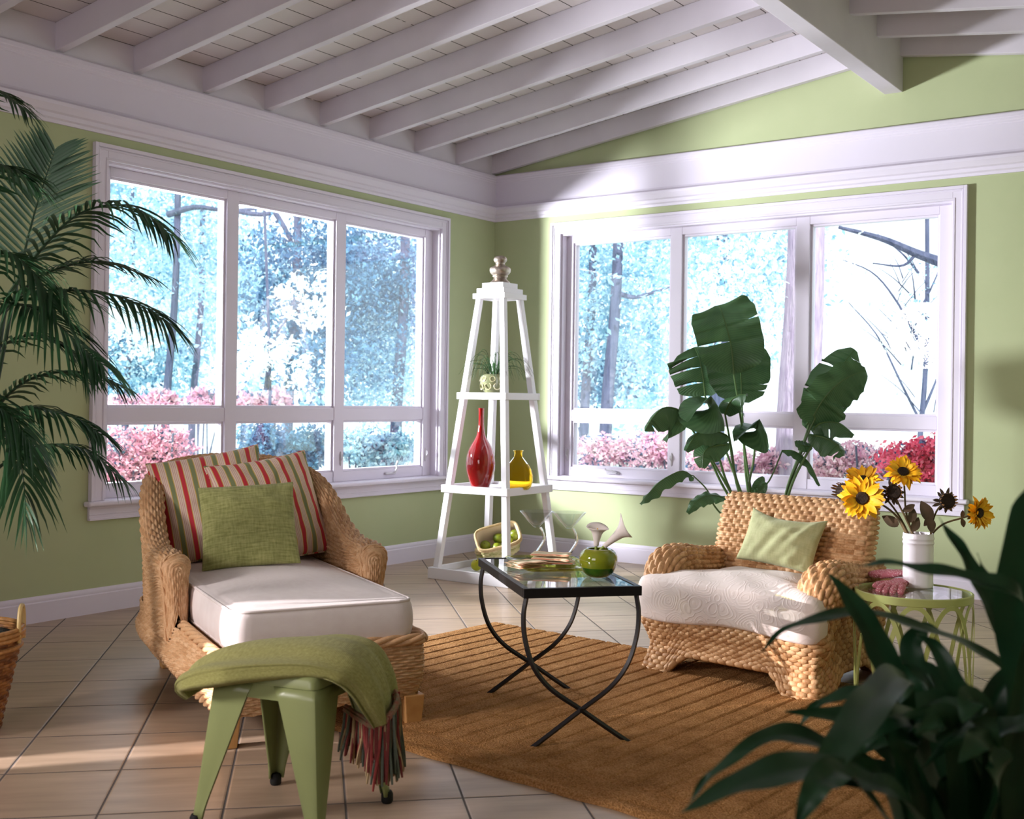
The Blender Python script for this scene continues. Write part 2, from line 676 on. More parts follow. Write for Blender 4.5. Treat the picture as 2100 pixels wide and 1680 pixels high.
def m_damask():
    q = NT('cream embossed damask')
    q.b.inputs['Base Color'].default_value = (*lin(228, 212, 204), 1)
    q.b.inputs['Roughness'].default_value = 0.8
    q.b.inputs['Sheen Weight'].default_value = 0.2
    nz = q.tex('ShaderNodeTexNoise', 'UV', scale=6, Detail=1.0)
    vm = q.n('ShaderNodeVectorMath', operation='MULTIPLY_ADD')
    tc = q.n('ShaderNodeTexCoord')
    q.l(nz.outputs[1], vm.inputs[0])
    vm.inputs[1].default_value = (0.12, 0.12, 0)
    q.l(tc.outputs['UV'], vm.inputs[2])
    vo = q.n('ShaderNodeTexVoronoi')
    vo.inputs['Scale'].default_value = 11
    q.l(vm.outputs[0], vo.inputs['Vector'])
    rings = q.math('SINE', q.math('MULTIPLY', vo.outputs['Distance'], 46.0))
    q.bump(q.ramp(rings, [(0.1, (0, 0, 0)), (0.9, (1, 1, 1))]), 0.22, 0.0022)
    return q.m


M['damask'] = m_damask()


def m_stripe():
    q = NT('red gold and green ticking stripe')
    tc = q.n('ShaderNodeTexCoord')
    sp = q.n('ShaderNodeSeparateXYZ')
    q.l(tc.outputs['UV'], sp.inputs[0])
    f = q.math('FRACT', q.math('DIVIDE', q.math('ADD', sp.outputs[0], 5.02), 0.098))
    cr, rd, gd, gn, pk = lin(230, 208, 190), lin(200, 46, 60), lin(214, 176, 92), lin(130, 138, 96), lin(206, 150, 140)
    st = [(0, rd), (0.17, gd), (0.20, cr), (0.25, pk), (0.268, cr), (0.32, pk), (0.338, cr), (0.39, pk), (0.408, cr), (0.46, gd),
          (0.495, gn), (0.67, gd), (0.705, cr), (0.76, pk), (0.778, cr), (0.83, pk), (0.848, cr), (0.90, pk), (0.918, cr), (0.97, gd)]
    q.l(q.ramp(f, st, 'CONSTANT'), q.b.inputs['Base Color'])
    q.b.inputs['Roughness'].default_value = 0.8
    q.b.inputs['Sheen Weight'].default_value = 0.15
    w = q.tex('ShaderNodeTexWave', 'UV', scale=260, bands_direction='Y')
    q.bump(w.outputs[0], 0.12, 0.002)
    return q.m


M['stripe'] = m_stripe()


def m_napkin():
    q = NT('orange striped napkin')
    tc = q.n('ShaderNodeTexCoord')
    sp = q.n('ShaderNodeSeparateXYZ')
    q.l(tc.outputs['UV'], sp.inputs[0])
    f = q.math('FRACT', q.math('DIVIDE', sp.outputs[1], 0.06))
    st = [(0, lin(232, 206, 170)), (0.2, lin(214, 96, 70)), (0.32, lin(236, 214, 180)), (0.5, lin(220, 170, 110)), (0.58, lin(238, 220, 190)),
          (0.72, lin(160, 166, 120)), (0.8, lin(238, 220, 190))]
    q.l(q.ramp(f, st, 'CONSTANT'), q.b.inputs['Base Color'])
    q.b.inputs['Roughness'].default_value = 0.85
    return q.m


M['napkin'] = m_napkin()


def m_pane(name='window glass', tint=(0.97, 0.985, 0.99), ior=1.5, rough=0.0):
    q = NT(name)
    t = q.t
    t.nodes.remove(q.b)
    out = t.nodes['Material Output']
    tr = q.n('ShaderNodeBsdfTransparent')
    tr.inputs[0].default_value = (*tint, 1)
    gl = q.n('ShaderNodeBsdfGlossy')
    gl.inputs['Roughness'].default_value = rough
    fr = q.n('ShaderNodeFresnel')
    geo = q.n('ShaderNodeNewGeometry')
    io = q.n('ShaderNodeMix', data_type='FLOAT')      # same reflection from either face of the sheet
    q.l(geo.outputs['Backfacing'], io.inputs[0])
    io.inputs[2].default_value = ior
    io.inputs[3].default_value = 1.0 / ior
    q.l(io.outputs[0], fr.inputs[0])
    mx = q.n('ShaderNodeMixShader')
    q.l(fr.outputs[0], mx.inputs[0])
    q.l(tr.outputs[0], mx.inputs[1])
    q.l(gl.outputs[0], mx.inputs[2])
    q.l(mx.outputs[0], out.inputs[0])
    return q.m


M['pane'] = m_pane(ior=1.75)
M['tabletop'] = m_pane('clear table glass', (0.90, 0.95, 0.92), 1.7)
M['platter'] = m_pane('olive glass', (0.72, 0.74, 0.30), 1.5)
M['goblet'] = m_pane('thin blown glass', (.96, .975, .98), 1.95)
M['gobletstem'] = mat('clear solid glass', (1, 1, 1), 0.0, trans=1.0, ior=1.45)
M['amber'] = mat('amber glass', (1.0, 0.78, 0.16), 0.02, trans=1.0, ior=1.3, vary=(1.0, 0.72, 0.10), vscale=9)
M['redceramic'] = mat('glossy red glaze', lin(150, 14, 18), 0.08, coat=0.8)
M['iron'] = mat('black iron', lin(30, 27, 28), 0.42, metal=0.4, bump=0.15, bscale=60)
M['steel'] = mat('stool green enamel', lin(142, 150, 98), 0.32, vary=lin(136, 144, 93), vscale=5, bump=0.04, bscale=12, spec=0.5)
M['rubber'] = mat('black rubber', lin(18, 18, 18), 0.7)
M['drum'] = mat('lime green enamel', lin(168, 174, 104), 0.35)
M['silver'] = mat('tarnished silver', lin(196, 182, 170), 0.36, metal=0.8, vary=lin(150, 136, 124), vscale=30)
M['crock'] = mat('white glazed stoneware', lin(236, 230, 236), 0.18, coat=0.3)
M['potgrey'] = mat('olive glazed pot', lin(146, 146, 106), 0.2, vary=lin(118, 122, 86), vscale=25, coat=0.4)
M['potring'] = mat('pale raised ring', lin(196, 186, 144), 0.25, coat=0.4)
M['bowl'] = mat('green blown glass bowl', lin(150, 150, 36), 0.06, vary=lin(104, 126, 26), vscale=12, coat=0.8)
M['bowldark'] = mat('dark green glass base', lin(20, 74, 24), 0.06, vary=lin(60, 100, 20), vscale=22, coat=0.8)
M['lily'] = mat('white calla petal', lin(238, 224, 216), 0.5, vary=lin(244, 236, 230), vscale=10, sheen=0.2)
M['lilystem'] = mat('calla stem', lin(150, 168, 76), 0.5)
M['petal'] = mat('sunflower petal', lin(240, 168, 12), 0.6, vary=lin(250, 196, 30), vscale=50)
M['petaldry'] = mat('withered petal', lin(150, 104, 50), 0.8, vary=lin(108, 76, 42), vscale=60)
M['disk'] = mat('sunflower disk', lin(28, 18, 10), 0.9, vary=lin(46, 30, 14), vscale=120, bump=0.8, bscale=200)
M['drystem'] = mat('dry stem', lin(104, 84, 52), 0.8, vary=lin(80, 66, 44), vscale=30)
M['dryleaf'] = mat('dry brown leaf', lin(92, 72, 52), 0.8, vary=lin(66, 56, 40), vscale=25, bump=0.3, bscale=40)


def m_glove():
    q = NT('dusty pink dotted cotton')
    vo = q.tex('ShaderNodeTexVoronoi', scale=150)
    q.l(q.ramp(vo.outputs['Distance'], [(0.22, lin(238, 214, 212)), (0.34, lin(190, 108, 118))]), q.b.inputs['Base Color'])
    q.b.inputs['Roughness'].default_value = 0.95
    q.bump(vo.outputs['Distance'], 0.4, 0.002)
    return q.m


M['glove'] = m_glove()
M['fruit'] = mat('green mango skin', lin(142, 150, 34), 0.35, vary=lin(100, 116, 26), vscale=14, bump=0.1, bscale=30)
M['lemon'] = mat('yellow citrus skin', lin(196, 186, 34), 0.4, vary=lin(160, 164, 30), vscale=20, bump=0.2, bscale=90)
M['fruitstem'] = mat('fruit stem', lin(84, 64, 30), 0.8)
M['moss'] = mat('grey moss', lin(88, 92, 88), 1.0, vary=lin(40, 42, 40), vscale=40, bump=1.0, bscale=60, bdist=0.03)
M['hardware'] = mat('grey white window hardware', lin(206, 202, 208), 0.35)
M['canvas'] = mat('green painted pot', lin(44, 52, 40), 0.5)
M['soil'] = mat('potting soil', lin(38, 30, 24), 1.0, bump=0.8, bscale=60, bdist=0.02)


def m_leaf(name, c1, c2, vein=None, rough=0.35, trans=0.25, vs=90, bs=0.35):
    q = NT(name)
    w = q.tex('ShaderNodeTexWave', 'UV', scale=vs, bands_direction='X', Distortion=1.2)
    w.inputs['Detail'].default_value = 2
    nz = q.tex('ShaderNodeTexNoise', 'UV', scale=7, Detail=3.0)
    v = q.math('ADD', q.math('MULTIPLY', w.outputs[0], 0.25), q.math('MULTIPLY', nz.outputs[0], 0.75))
    c = q.ramp(v, [(0.25, c1), (0.75, c2)])
    q.l(c, q.b.inputs['Base Color'])
    q.b.inputs['Roughness'].default_value = rough
    q.bump(w.outputs[0], bs, 0.002)
    if trans:
        tl = q.n('ShaderNodeBsdfTranslucent')
        q.l(c, tl.inputs[0])
        mx = q.n('ShaderNodeMixShader')
        mx.inputs[0].default_value = trans
        q.l(q.b.outputs[0], mx.inputs[1])
        q.l(tl.outputs[0], mx.inputs[2])
        q.l(mx.outputs[0], q.t.nodes['Material Output'].inputs[0])
    return q.m


M['bopleaf'] = m_leaf('broad banana-like leaf', lin(58, 90, 58), lin(84, 118, 76), rough=0.34, trans=0.28, vs=32)
M['bopstalk'] = mat('leaf stalk', lin(74, 102, 52), 0.45)
M['palmleaf'] = m_leaf('palm leaflet', lin(30, 64, 38), lin(50, 92, 54), rough=0.5, trans=0.15, vs=300, bs=0.1)
M['palmstem'] = mat('palm stem', lin(30, 56, 30), 0.5)
M['strapleaf'] = m_leaf('dark strap leaf', lin(20, 54, 34), lin(38, 82, 48), rough=0.36, trans=0.08, vs=160, bs=0.15)
M['grassleaf'] = mat('fine grass blade', lin(44, 84, 34), 0.5)


def m_out(name, c1, c2, c3, trans=0.35, scale=3.0):
    q = NT(name)
    nz = q.tex('ShaderNodeTexNoise', 'Object', scale=scale, Detail=4.0)
    wn_ = q.n('ShaderNodeTexWhiteNoise', noise_dimensions='2D')
    tc = q.n('ShaderNodeTexCoord')
    q.l(tc.outputs['UV'], wn_.inputs[0])
    v = q.math('ADD', q.math('MULTIPLY', nz.outputs[0], 0.6), q.math('MULTIPLY', wn_.outputs[0], 0.4))
    c = q.ramp(v, [(0.25, c1), (0.5, c2), (0.75, c3)])
    q.l(c, q.b.inputs['Base Color'])
    q.b.inputs['Roughness'].default_value = 0.6
    tl = q.n('ShaderNodeBsdfTranslucent')
    q.l(c, tl.inputs[0])
    mx = q.n('ShaderNodeMixShader')
    mx.inputs[0].default_value = trans
    q.l(q.b.outputs[0], mx.inputs[1])
    q.l(tl.outputs[0], mx.inputs[2])
    q.l(mx.outputs[0], q.t.nodes['Material Output'].inputs[0])
    return q.m


M['f_blue'] = m_out('blue green spring foliage', lin(84, 140, 174), lin(164, 206, 222), lin(230, 242, 242))
M['f_dark'] = m_out('dark blue evergreen foliage', lin(24, 62, 100), lin(60, 116, 156), lin(140, 190, 214))
M['f_white'] = m_out('white blossom', lin(200, 220, 228), lin(244, 246, 246), lin(250, 250, 250))
M['f_pink'] = m_out('pink azalea blossom', lin(160, 84, 116), lin(226, 158, 178), lin(250, 222, 226))
M['f_palepink'] = m_out('pale pink azalea blossom', lin(190, 120, 160), lin(240, 196, 208), lin(252, 240, 240))
M['f_red'] = m_out('red azalea blossom', lin(150, 20, 60), lin(236, 70, 110), lin(250, 170, 190))
M['bark'] = mat('blue grey bark', lin(66, 74, 100), 0.9, vary=lin(98, 102, 126), vscale=6, bump=0.8, bscale=12, bdist=0.05, mscale=(3, 3, 0.6))
M['barkpink'] = mat('pinkish bark', lin(160, 140, 166), 0.9, vary=lin(196, 178, 196), vscale=9, bump=0.8, bscale=14, bdist=0.04, mscale=(3, 3, 0.5))
M['lawn'] = mat('pale lawn', lin(220, 226, 214), 0.9, vary=lin(188, 206, 190), vscale=2)

# ------------------------------------------------------------------ the room
RX, RY = 6.12, -10.6          # east wall, wall behind the camera
SL, RIDGE = 0.137, 3.06       # roof pitch, ridge position
T = 0.14
UW = 2.81                     # width of both window openings
WZ0, WZ1 = 0.575, 2.386
LY0 = -3.48                   # left window starts here (y), right window starts at RX0 (x)
RX0 = 0.62
BZ = 3.03                     # underside of the boards at the eaves

b = MB()
b.bounds((-T, RY - T, -0.05), (RX + T, T, 0))
struct('floor', b, M['floor'], smooth=False)

b = MB()
b.bounds((-T, LY0 + UW, 0), (0, T, BZ))
b.bounds((-T, LY0, 0), (0, LY0 + UW, WZ0))
b.bounds((-T, LY0, WZ1), (0, LY0 + UW, BZ))
b.bounds((-T, -7.84, 0), (0, LY0, BZ))
b.bounds((-T, -8.12, 2.3), (0, -7.84, BZ))  # head of the narrow slit added here to shape the strip light
b.bounds((-T, RY - T, 0), (0, -8.12, BZ))
struct('wall_left', b, M['wall'], smooth=False)

b = MB()
b.bounds((0, 0, 0), (RX0, T, 2.5))
b.bounds((RX0, 0, 0), (RX0 + UW, T, WZ0))
b.bounds((RX0, 0, WZ1), (RX0 + UW, T, 2.5))
b.bounds((RX0 + UW, 0, 0), (RX + T, T, 2.5))
Mx = frame((1, 0, 0), (0, 0, 1), (0, -1, 0), (0, T, 0))
gable = [(0, 2.5), (RX + T, 2.5), (RX + T, BZ), (RX, BZ), (RIDGE, BZ + SL * RIDGE), (0, BZ)]
b.prism(gable, T, Mx)
struct('wall_right', b, M['wall'], smooth=False)

b = MB()
b.bounds((RX, RY - T, 0), (RX + T, 0, BZ))
struct('wall_east', b, M['wall'], smooth=False)
b = MB()
b.prism([(0, 0), (RX, 0), (RX, BZ), (RIDGE, BZ + SL * RIDGE), (0, BZ)], T, frame((1, 0, 0), (0, 0, 1), (0, -1, 0), (0, RY, 0)))
struct('wall_front', b, M['wall'], smooth=False)

# boarded roof with its rafters and ridge beam
b = MB()
for s_ in (0, 1):
    x0, z0 = (-T - 0.3, BZ - SL * (T + 0.3)) if s_ == 0 else (RX + T + 0.3, BZ - SL * (T + 0.3))
    o_ = [(x0, z0), (RIDGE, BZ + SL * RIDGE), (RIDGE, BZ + SL * RIDGE + 0.08), (x0, z0 + 0.08)]
    if s_:
        o_ = o_[::-1]
    b.prism(o_, -RY + 2 * T, frame((1, 0, 0), (0, 0, 1), (0, -1, 0), (0, T, 0)))
ceil_o = struct('ceiling', b, M['ceiling'], smooth=False)


def rafter(y, right=False):
    b = MB()
    hx = 0.052
    w = 0.046
    for_x = (0.0, RIDGE - hx)
    q = [(for_x[0], BZ - 0.145), (for_x[1], BZ - 0.145 + SL * for_x[1]), (for_x[1], BZ + SL * for_x[1] - 0.001), (for_x[0], BZ - 0.001)]
    if right:
        q = [(2 * RIDGE - a, c) for a, c in q][::-1]
    b.prism(q, w, frame((1, 0, 0), (0, 0, 1), (0, -1, 0), (0, y + w, 0)))
    return struct('rafter', b, M['rafter'], ceil_o, smooth=False, bevel=0.003)


for k in range(22):
    y_ = -0.063 if k == 0 else -0.513 - 0.469 * (k - 1)
    if y_ < RY + 0.05:
        break
    rafter(y_)
    rafter(y_, True)
b = MB()
b.bounds((RIDGE - 0.055, RY, 3.087), (RIDGE + 0.058, 0, 3.44))
struct('ridge_beam', b, M['rafter'], ceil_o, smooth=False, bevel=0.004)

# frieze and crown, baseboards: one moulding per wall
CROWN = [(0, 2.522), (.012, 2.522), (.016, 2.538), (.027, 2.546), (.03, 2.566), (.044, 2.574), (.056, 2.592), (.066, 2.604), (.066, 2.622),
         (.052, 2.634), (.04, 2.638), (.032, 2.65), (.03, 2.655), (.03, 2.812), (.034, 2.816), (.034, 2.826), (.038, 2.832), (.038, 2.843),
         (.043, 2.848), (.043, 2.866), (.036, 2.874), (0, 2.874)]
BASE = [(0, 0), (.018, 0), (.018, .098), (.014, .104), (.015, .112), (.012, .122), (.006, .131), (0, .131)]


def moulding(name, prof, side):
    b = MB()
    if side == 'left':
        Mx = frame((1, 0, 0), (0, 0, 1), (0, -1, 0), (0, 0, 0))
        L = -RY
        if prof is BASE:
            b.prism(prof, 7.84, Mx)
            struct(name, b, M['trim'], smooth=True, ang=25)
            return
    else:
        Mx = frame((0, -1, 0), (0, 0, 1), (-1, 0, 0), (RX, 0, 0))
        L = RX
    b.prism(prof, L, Mx)
    struct(name, b, M['trim'], smooth=True, ang=25)


moulding('trim_1', CROWN, 'left')
moulding('trim_2', CROWN, 'right')
moulding('baseboard_left', BASE, 'left')
moulding('baseboard_right', BASE, 'right')
b = MB()
b.bounds((0, RY, 2.874), (0.012, -0.02, BZ))
struct('trim_3', b, M['rafter'], smooth=False)

# ------------------------------------------------------------------ windows
PU = [(.080, .862), (.978, 1.785), (1.905, 2.700)]
ZU = (1.095, 2.308)
ZL = (0.672, 0.985)


def window(n, loc, rz, label, crank_bay):
    w = D.objects.new('window_%d' % n, None)
    COL.objects.link(w)
    w.location = loc
    w.rotation_euler = (0, 0, rz)
    w['kind'] = 'structure'
    w['label'] = label
    t = M['trim']
    d0, d1 = .058, .128
    # jamb lining
    b = MB()
    e = .012
    b.bounds((0, -.001, WZ0), (e, T + .01, WZ1)).bounds((UW - e, -.001, WZ0), (UW, T + .01, WZ1)).bounds((e, -.001, WZ1 - e), (UW - e, T + .01, WZ1))
    obj('jamb', b, t, w, smooth=False)
    # fixed frame: stiles, mullions, head, transom, foot
    b = MB()
    us = [e, PU[0][0] - .014] + [0] * 0
    cuts = [(e, PU[0][0] - .014), (PU[0][1] + .014, PU[1][0] - .014), (PU[1][1] + .014, PU[2][0] - .014), (PU[2][1] + .014, UW - e)]
    for a, c in cuts:
        b.bounds((a, d0, .592), (c, d1, WZ1 - e))
    for (a, c) in PU:
        b.bounds((a - .014, d0 + .001, ZU[1] + .014), (c + .014, d1, WZ1 - e))
        b.bounds((a - .014, d0 + .004, ZL[1] + .014), (c + .014, d1, ZU[0] - .014))
        b.bounds((a - .014, d0 + .004, .592), (c + .014, d1, ZL[0] - .014))
    obj('frame', b, t, w, smooth=False, bevel=.003)
    for bay, (a, c) in enumerate(PU):
        for (z0, z1) in (ZU, ZL):
            b = MB()
            q = .014
            y0, y1 = d0 + .016, d1
            b.bounds((a - q, y0, z0 - q), (a, y1, z1 + q)).bounds((c, y0, z0 - q), (c + q, y1, z1 + q))
            b.bounds((a, y0, z0 - q), (c, y1, z0)).bounds((a, y0, z1), (c, y1, z1 + q))
            s_ = obj('sash', b, t, w, smooth=False, bevel=.002)
            b = MB()
            b.bounds((a, .100, z0), (c, .104, z1))
            obj('pane', b, M['pane'], s_, smooth=False)
    # casing with back band and bead
    b = MB()
    k = .085
    for u0, u1, o_ in ((-k, 0, -1), (UW, UW + k, 1)):
        b.bounds((u0, -.018, .59), (u1, 0, WZ1 + k))
        e0 = u0 if o_ < 0 else u1 - .02
        b.bounds((e0, -.030, .59), (e0 + .02, -.018, WZ1 + k))
        e1 = u0 + .024 if o_ < 0 else u1 - .034
        b.bounds((e1, -.023, .59), (e1 + .010, -.018, WZ1 + k - .024))
        e2 = u1 - .014 if o_ < 0 else u0
        b.bounds((e2, -.022, .59), (e2 + .014, -.018, WZ1 + .0))
    b.bounds((0, -.018, WZ1), (UW, 0, WZ1 + k))
    b.bounds((-k + .02, -.030, WZ1 + k - .02), (UW + k - .02, -.018, WZ1 + k))
    b.bounds((-k + .034, -.023, WZ1 + k - .034), (UW + k - .034, -.018, WZ1 + k - .024))
    b.bounds((-.014, -.022, WZ1), (UW + .014, -.018, WZ1 + .014))
    obj('casing', b, t, w, smooth=False, bevel=.003)
    b = MB()
    b.bounds((-.115, -.058, .562), (UW + .115, -.0005, .590))
    b.bounds((0, -.0005, .562), (UW, .128, .592))
    obj('sill', b, t, w, smooth=True, bevel=.010, seg=3)
    b = MB()
    b.bounds((-.088, -.018, .488), (UW + .088, 0, .562)).bounds((-.088, -.024, .488), (UW + .088, -.018, .500)).bounds((-.088, -.022, .516), (UW + .088, -.018, .522))
    b.bounds((-.088, -.024, .548), (UW + .088, -.018, .562))
    obj('apron', b, t, w, smooth=False, bevel=.002)
    # latches on the stiles, crank on the foot rail of the opening sash
    hw = M['hardware']
    for u in (PU[crank_bay][0] - .042, PU[crank_bay][1] + .042):
        b = MB()
        b.lathe([(0.0005, -.048), (.008, -.040), (.011, -.01), (.011, .02), (.007, .042), (.0005, .048)], 10)
        b.v = [v * np.array([.9, .7, 1]) + A3((u, d0 - .002, .745)) for v in b.v]
        la = obj('latch', b, hw, w)
        b = MB()
        b.tube([(u, d0 - .008, .735), (u - .002, d0 - .022, .75), (u - .002, d0 - .02, .775)], [.004, .004, .003], 6)
        obj('latch_lever', b, hw, la)
    uc = sum(PU[crank_bay]) / 2 + (.06 if n == 1 else -.03)
    b = MB()
    b.bounds((uc - .06, d0 - .016, .618), (uc + .045, d0 + .006, .634))
    cr = obj('crank', b, hw, w, bevel=.005)
    b = MB()
    sgn = 1
    if n == 1:
        b.tube([(uc + .02, d0 - .022, .63), (uc + .035, d0 - .03, .66), (uc + .03, d0 - .03, .69), (uc + .045, d0 - .03, .71)], [.008, .007, .006, .007], 8)
    else:
        b.tube([(uc + .03, d0 - .022, .63), (uc + .0, d0 - .03, .645), (uc - .05, d0 - .03, .648), (uc - .06, d0 - .03, .656)], [.008, .007, .006, .007], 8)
    obj('crank_handle', b, hw, cr)
    return w


window(1, (0, LY0, 0), PI / 2, 'white framed window of three bays with low vent row on the left wall', 2)
window(2, (RX0, 0, 0), 0, 'white framed window of three bays with low vent row on the right wall', 0)

# ------------------------------------------------------------------ the garden
GZ = -0.45
b = MB()
b.bounds((-40, -40, GZ - .1), (-T - .02, 60, GZ)).bounds((-T - .02, T + .02, GZ - .1), (40, 60, GZ))
g = struct('ground', b, M['lawn'], smooth=False)
rs = np.random.RandomState(7)


def cards(mb, cen, rad, n, size, rng, squash=0.8, clump=0.0):
    """n little pointed leaves scattered through an ellipsoid"""
    cen = A3(cen)
    rad = A3(rad)
    d = rng.normal(size=(n, 3))
    d /= np.linalg.norm(d, axis=1)[:, None]
    r = rng.rand(n) ** (1 / 2.2)
    p = d * r[:, None]
    if clump:
        k = max(4, int(n / clump))
        c = rng.normal(size=(k, 3))
        c = c / np.linalg.norm(c, axis=1)[:, None] * (rng.rand(k) ** .45)[:, None]
        p = c[rng.randint(0, k, n)] + rng.normal(size=(n, 3)) * .13
    p = cen + p * rad
    a = rng.normal(size=(n, 3))
    a /= np.linalg.norm(a, axis=1)[:, None]
    t = rng.normal(size=(n, 3))
    t = np.cross(a, t)
    t /= np.linalg.norm(t, axis=1)[:, None] + 1e-9
    s_ = size * (0.6 + 0.8 * rng.rand(n))[:, None]
    V = np.stack([p - a * s_, p + t * s_ * .5, p + a * s_, p - t * s_ * .5], 1).reshape(-1, 3)
    F = np.arange(4 * n).reshape(n, 4)
    uv = np.repeat(rng.rand(n, 2), 4, axis=0)
    mb.add(V, F, uv)
    return mb


def trunk_mb(b, pts, r0, r1, n=10):
    P = cat(np.array(pts), 16)
    b.tube(P, np.linspace(r0, r1, 16), n)
    return b


def tree(label, px, dep, pw, lean=0, top=6.5, bark='bark', crowns=(), branches=(), pxtop=None, group='trees outside the windows', name='tree'):
    """trunk from the ground at photo column px, pw pixels wide; crowns = (px, py, ddep, r, n, size, material)"""
    base = at(px, 900, dep)
    base[2] = GZ
    r = pw / 2 / FPX * dep
    t = thing(name, label, 'tree', base, 0, group)
    topp = at(px + lean, 900, dep)
    topp[2] = top
    b = MB()
    mid = base * .55 + topp * .45 + A3((.06, .04, 0)) * dep / 14
    trunk_mb(b, [base - A3((0, 0, .05)), base * .8 + topp * .2, mid, topp], r * 1.15, r * .65)
    obj('trunk', b, M[bark], t, world=True)
    twigs = MB()
    for br in branches:
        P = [at(x, y, dep + dd) for x, y, dd in br[:-1]]
        P = cat(np.array(P), 14)
        b = twigs if br[-1] < 2.1 else MB()
        b.tube(P, np.linspace(br[-1], br[-1] * .3, 14) / FPX * dep, 7)
        if b is twigs:
            continue
        obj('branch', b, M[bark], t, world=True)
    if twigs.n:
        obj('twigs', twigs, M[bark], t, world=True)
    groups = {}
    for (x, y, dd, rr, n, sz, mt) in crowns:
        groups.setdefault(mt, MB())
        c = at(x, y, dep + dd)
        cards(groups[mt], c, (rr, rr, rr * .8), int(n * 2.6), sz * .55, rs, clump=22)
    for mt, b in groups.items():
        f = obj('foliage', b, M[mt], t, world=True, smooth=False)
    return t


G_ = 'f_blue'
tree('tall slim dark trunk in the left bay of the left window', 336, 15, 17, 20, 7, crowns=[(300, 470, 1, 1.1, 900, .07, 'f_blue'), (400, 560, .5, 1.0, 800, .07, 'f_blue'), (260, 640, .8, .9, 700, .07, 'f_white')],
     branches=[((345, 440, 0), (400, 425, -.2), (470, 432, -.2), (560, 425, 0), 7)])
tree('fainter trunk right of the slim dark one in the left bay', 392, 18, 15, 12, 7, crowns=[(420, 480, .6, 1.3, 900, .08, 'f_blue'), (350, 700, .8, 1.2, 800, .08, 'f_blue')])
tree('thin trunk near the left edge of the left window', 258, 19, 12, -4, 7, crowns=[(240, 560, .5, 1.3, 900, .08, 'f_blue'), (270, 740, .8, 1.0, 600, .08, 'f_dark')])
tree('dark evergreen behind the middle bay of the left window', 590, 14, 20, 6, 7, crowns=[(640, 540, 0, .9, 1500, .06, 'f_dark'), (600, 660, .5, .8, 900, .06, 'f_dark'), (690, 700, .4, .9, 1000, .06, 'f_dark'), (640, 760, -.2, .7, 500, .06, 'f_dark')],
     branches=[((560, 430, 0), (590, 480, 0), (620, 560, 0), (628, 640, 0), 6), ((480, 432, 0), (540, 440, 0), (600, 425, 0), (650, 440, 0), 6)])
tree('white blossoming dogwood in front of the dark evergreen', 545, 12, 8, -10, 3.2, crowns=[(620, 600, 0, .35, 130, .06, 'f_white'), (560, 690, 0, .4, 160, .06, 'f_white'), (600, 745, -.2, .4, 160, .06, 'f_white'), (520, 730, 0, .35, 140, .06, 'f_white'), (640, 640, 0, .3, 110, .06, 'f_white')],
     branches=[((545, 800, 0), (560, 700, 0), (600, 640, 0), 5)])
tree('dark leafy tree filling the right bay of the left window', 812, 15, 24, 4, 7, crowns=[(760, 540, 0, .8, 1300, .055, 'f_dark'), (740, 660, .4, .8, 1100, .055, 'f_blue'), (820, 720, .6, .9, 1000, .06, 'f_blue'), (780, 790, 0, .7, 800, .05, 'f_blue'), (740, 600, .2, .7, 900, .055, 'f_dark'), (850, 620, .2, .6, 500, .055, 'f_dark')])
tree('leaning dark trunk in the left bay of the right window', 1238, 14, 26, 26, 7, crowns=[(1300, 560, .6, 1.1, 900, .07, 'f_blue'), (1330, 700, .8, 1.0, 800, .07, 'f_blue'), (1240, 660, .8, .8, 500, .07, 'f_blue')],
     branches=[((1262, 600, 0), (1300, 610, 0), (1340, 600, 0), (1385, 585, 0), 6)])
tree('straight dark trunk at the left edge of the right window', 1198, 15, 20, 2, 7, crowns=[(1200, 540, .6, .9, 800, .07, 'f_blue'), (1210, 760, .8, .8, 600, .07, 'f_dark')])
tree('thick pink grey trunk behind the right mullion of the right window', 1638, 10.5, 92, -4, 7, 'barkpink', crowns=[(1560, 560, .8, .9, 500, .06, 'f_white'), (1520, 530, 1.2, .9, 700, .06, 'f_blue'), (1470, 620, 1.4, .7, 400, .06, 'f_white')])
tree('bluish trunk with a bent limb behind the middle bay of the right window', 1470, 17, 34, -6, 7, crowns=[(1440, 580, .6, 1.2, 700, .08, 'f_blue'), (1480, 690, .8, 1.0, 400, .08, 'f_white')])
TWIGS = []
for k in range(26):
    x0, y0 = 1884 + rs.uniform(-60, 45), rs.uniform(560, 850)
    a_ = rs.uniform(-1.2, 1.2) - .3
    L_ = rs.uniform(50, 120)
    TWIGS.append(((x0, y0, rs.uniform(-.1, .3)), (x0 + L_ * .5 * math.sin(a_), y0 - L_ * .45, .1), (x0 + L_ * math.sin(a_ * 1.1), y0 - L_ * .8, .2), rs.uniform(1.0, 2.0)))
tree('thin forked tree in the right bay of the right window', 1885, 12, 12, 2, 5, crowns=[(1880, 760, .3, .45, 150, .05, 'f_white'), (1840, 680, .3, .6, 120, .04, 'f_white'), (1900, 600, 0, .5, 100, .04, 'f_blue')],
     branches=[((1885, 860, 0), (1850, 790, 0), (1800, 690, 0), (1740, 620, 0), 3), ((1884, 700, 0), (1840, 620, 0), (1790, 560, 0), (1720, 530, 0), 3), ((1884, 640, 0), (1910, 590, 0), (1940, 520, 0), 3),
               ((1886, 860, 0), (1912, 800, 0), (1935, 740, 0), 4), ((1884, 560, 0), (1850, 520, 0), (1800, 480, 0), 3)] + TWIGS)
tree('dark limb and trunk at the right edge of the right window', 1945, 11, 30, 0, 6, branches=[((1950, 545, 0), (1880, 520, 0), (1810, 490, 0), (1720, 466, 0), 12), ((1880, 520, 0), (1850, 545, 0), (1790, 540, 0), 4)])


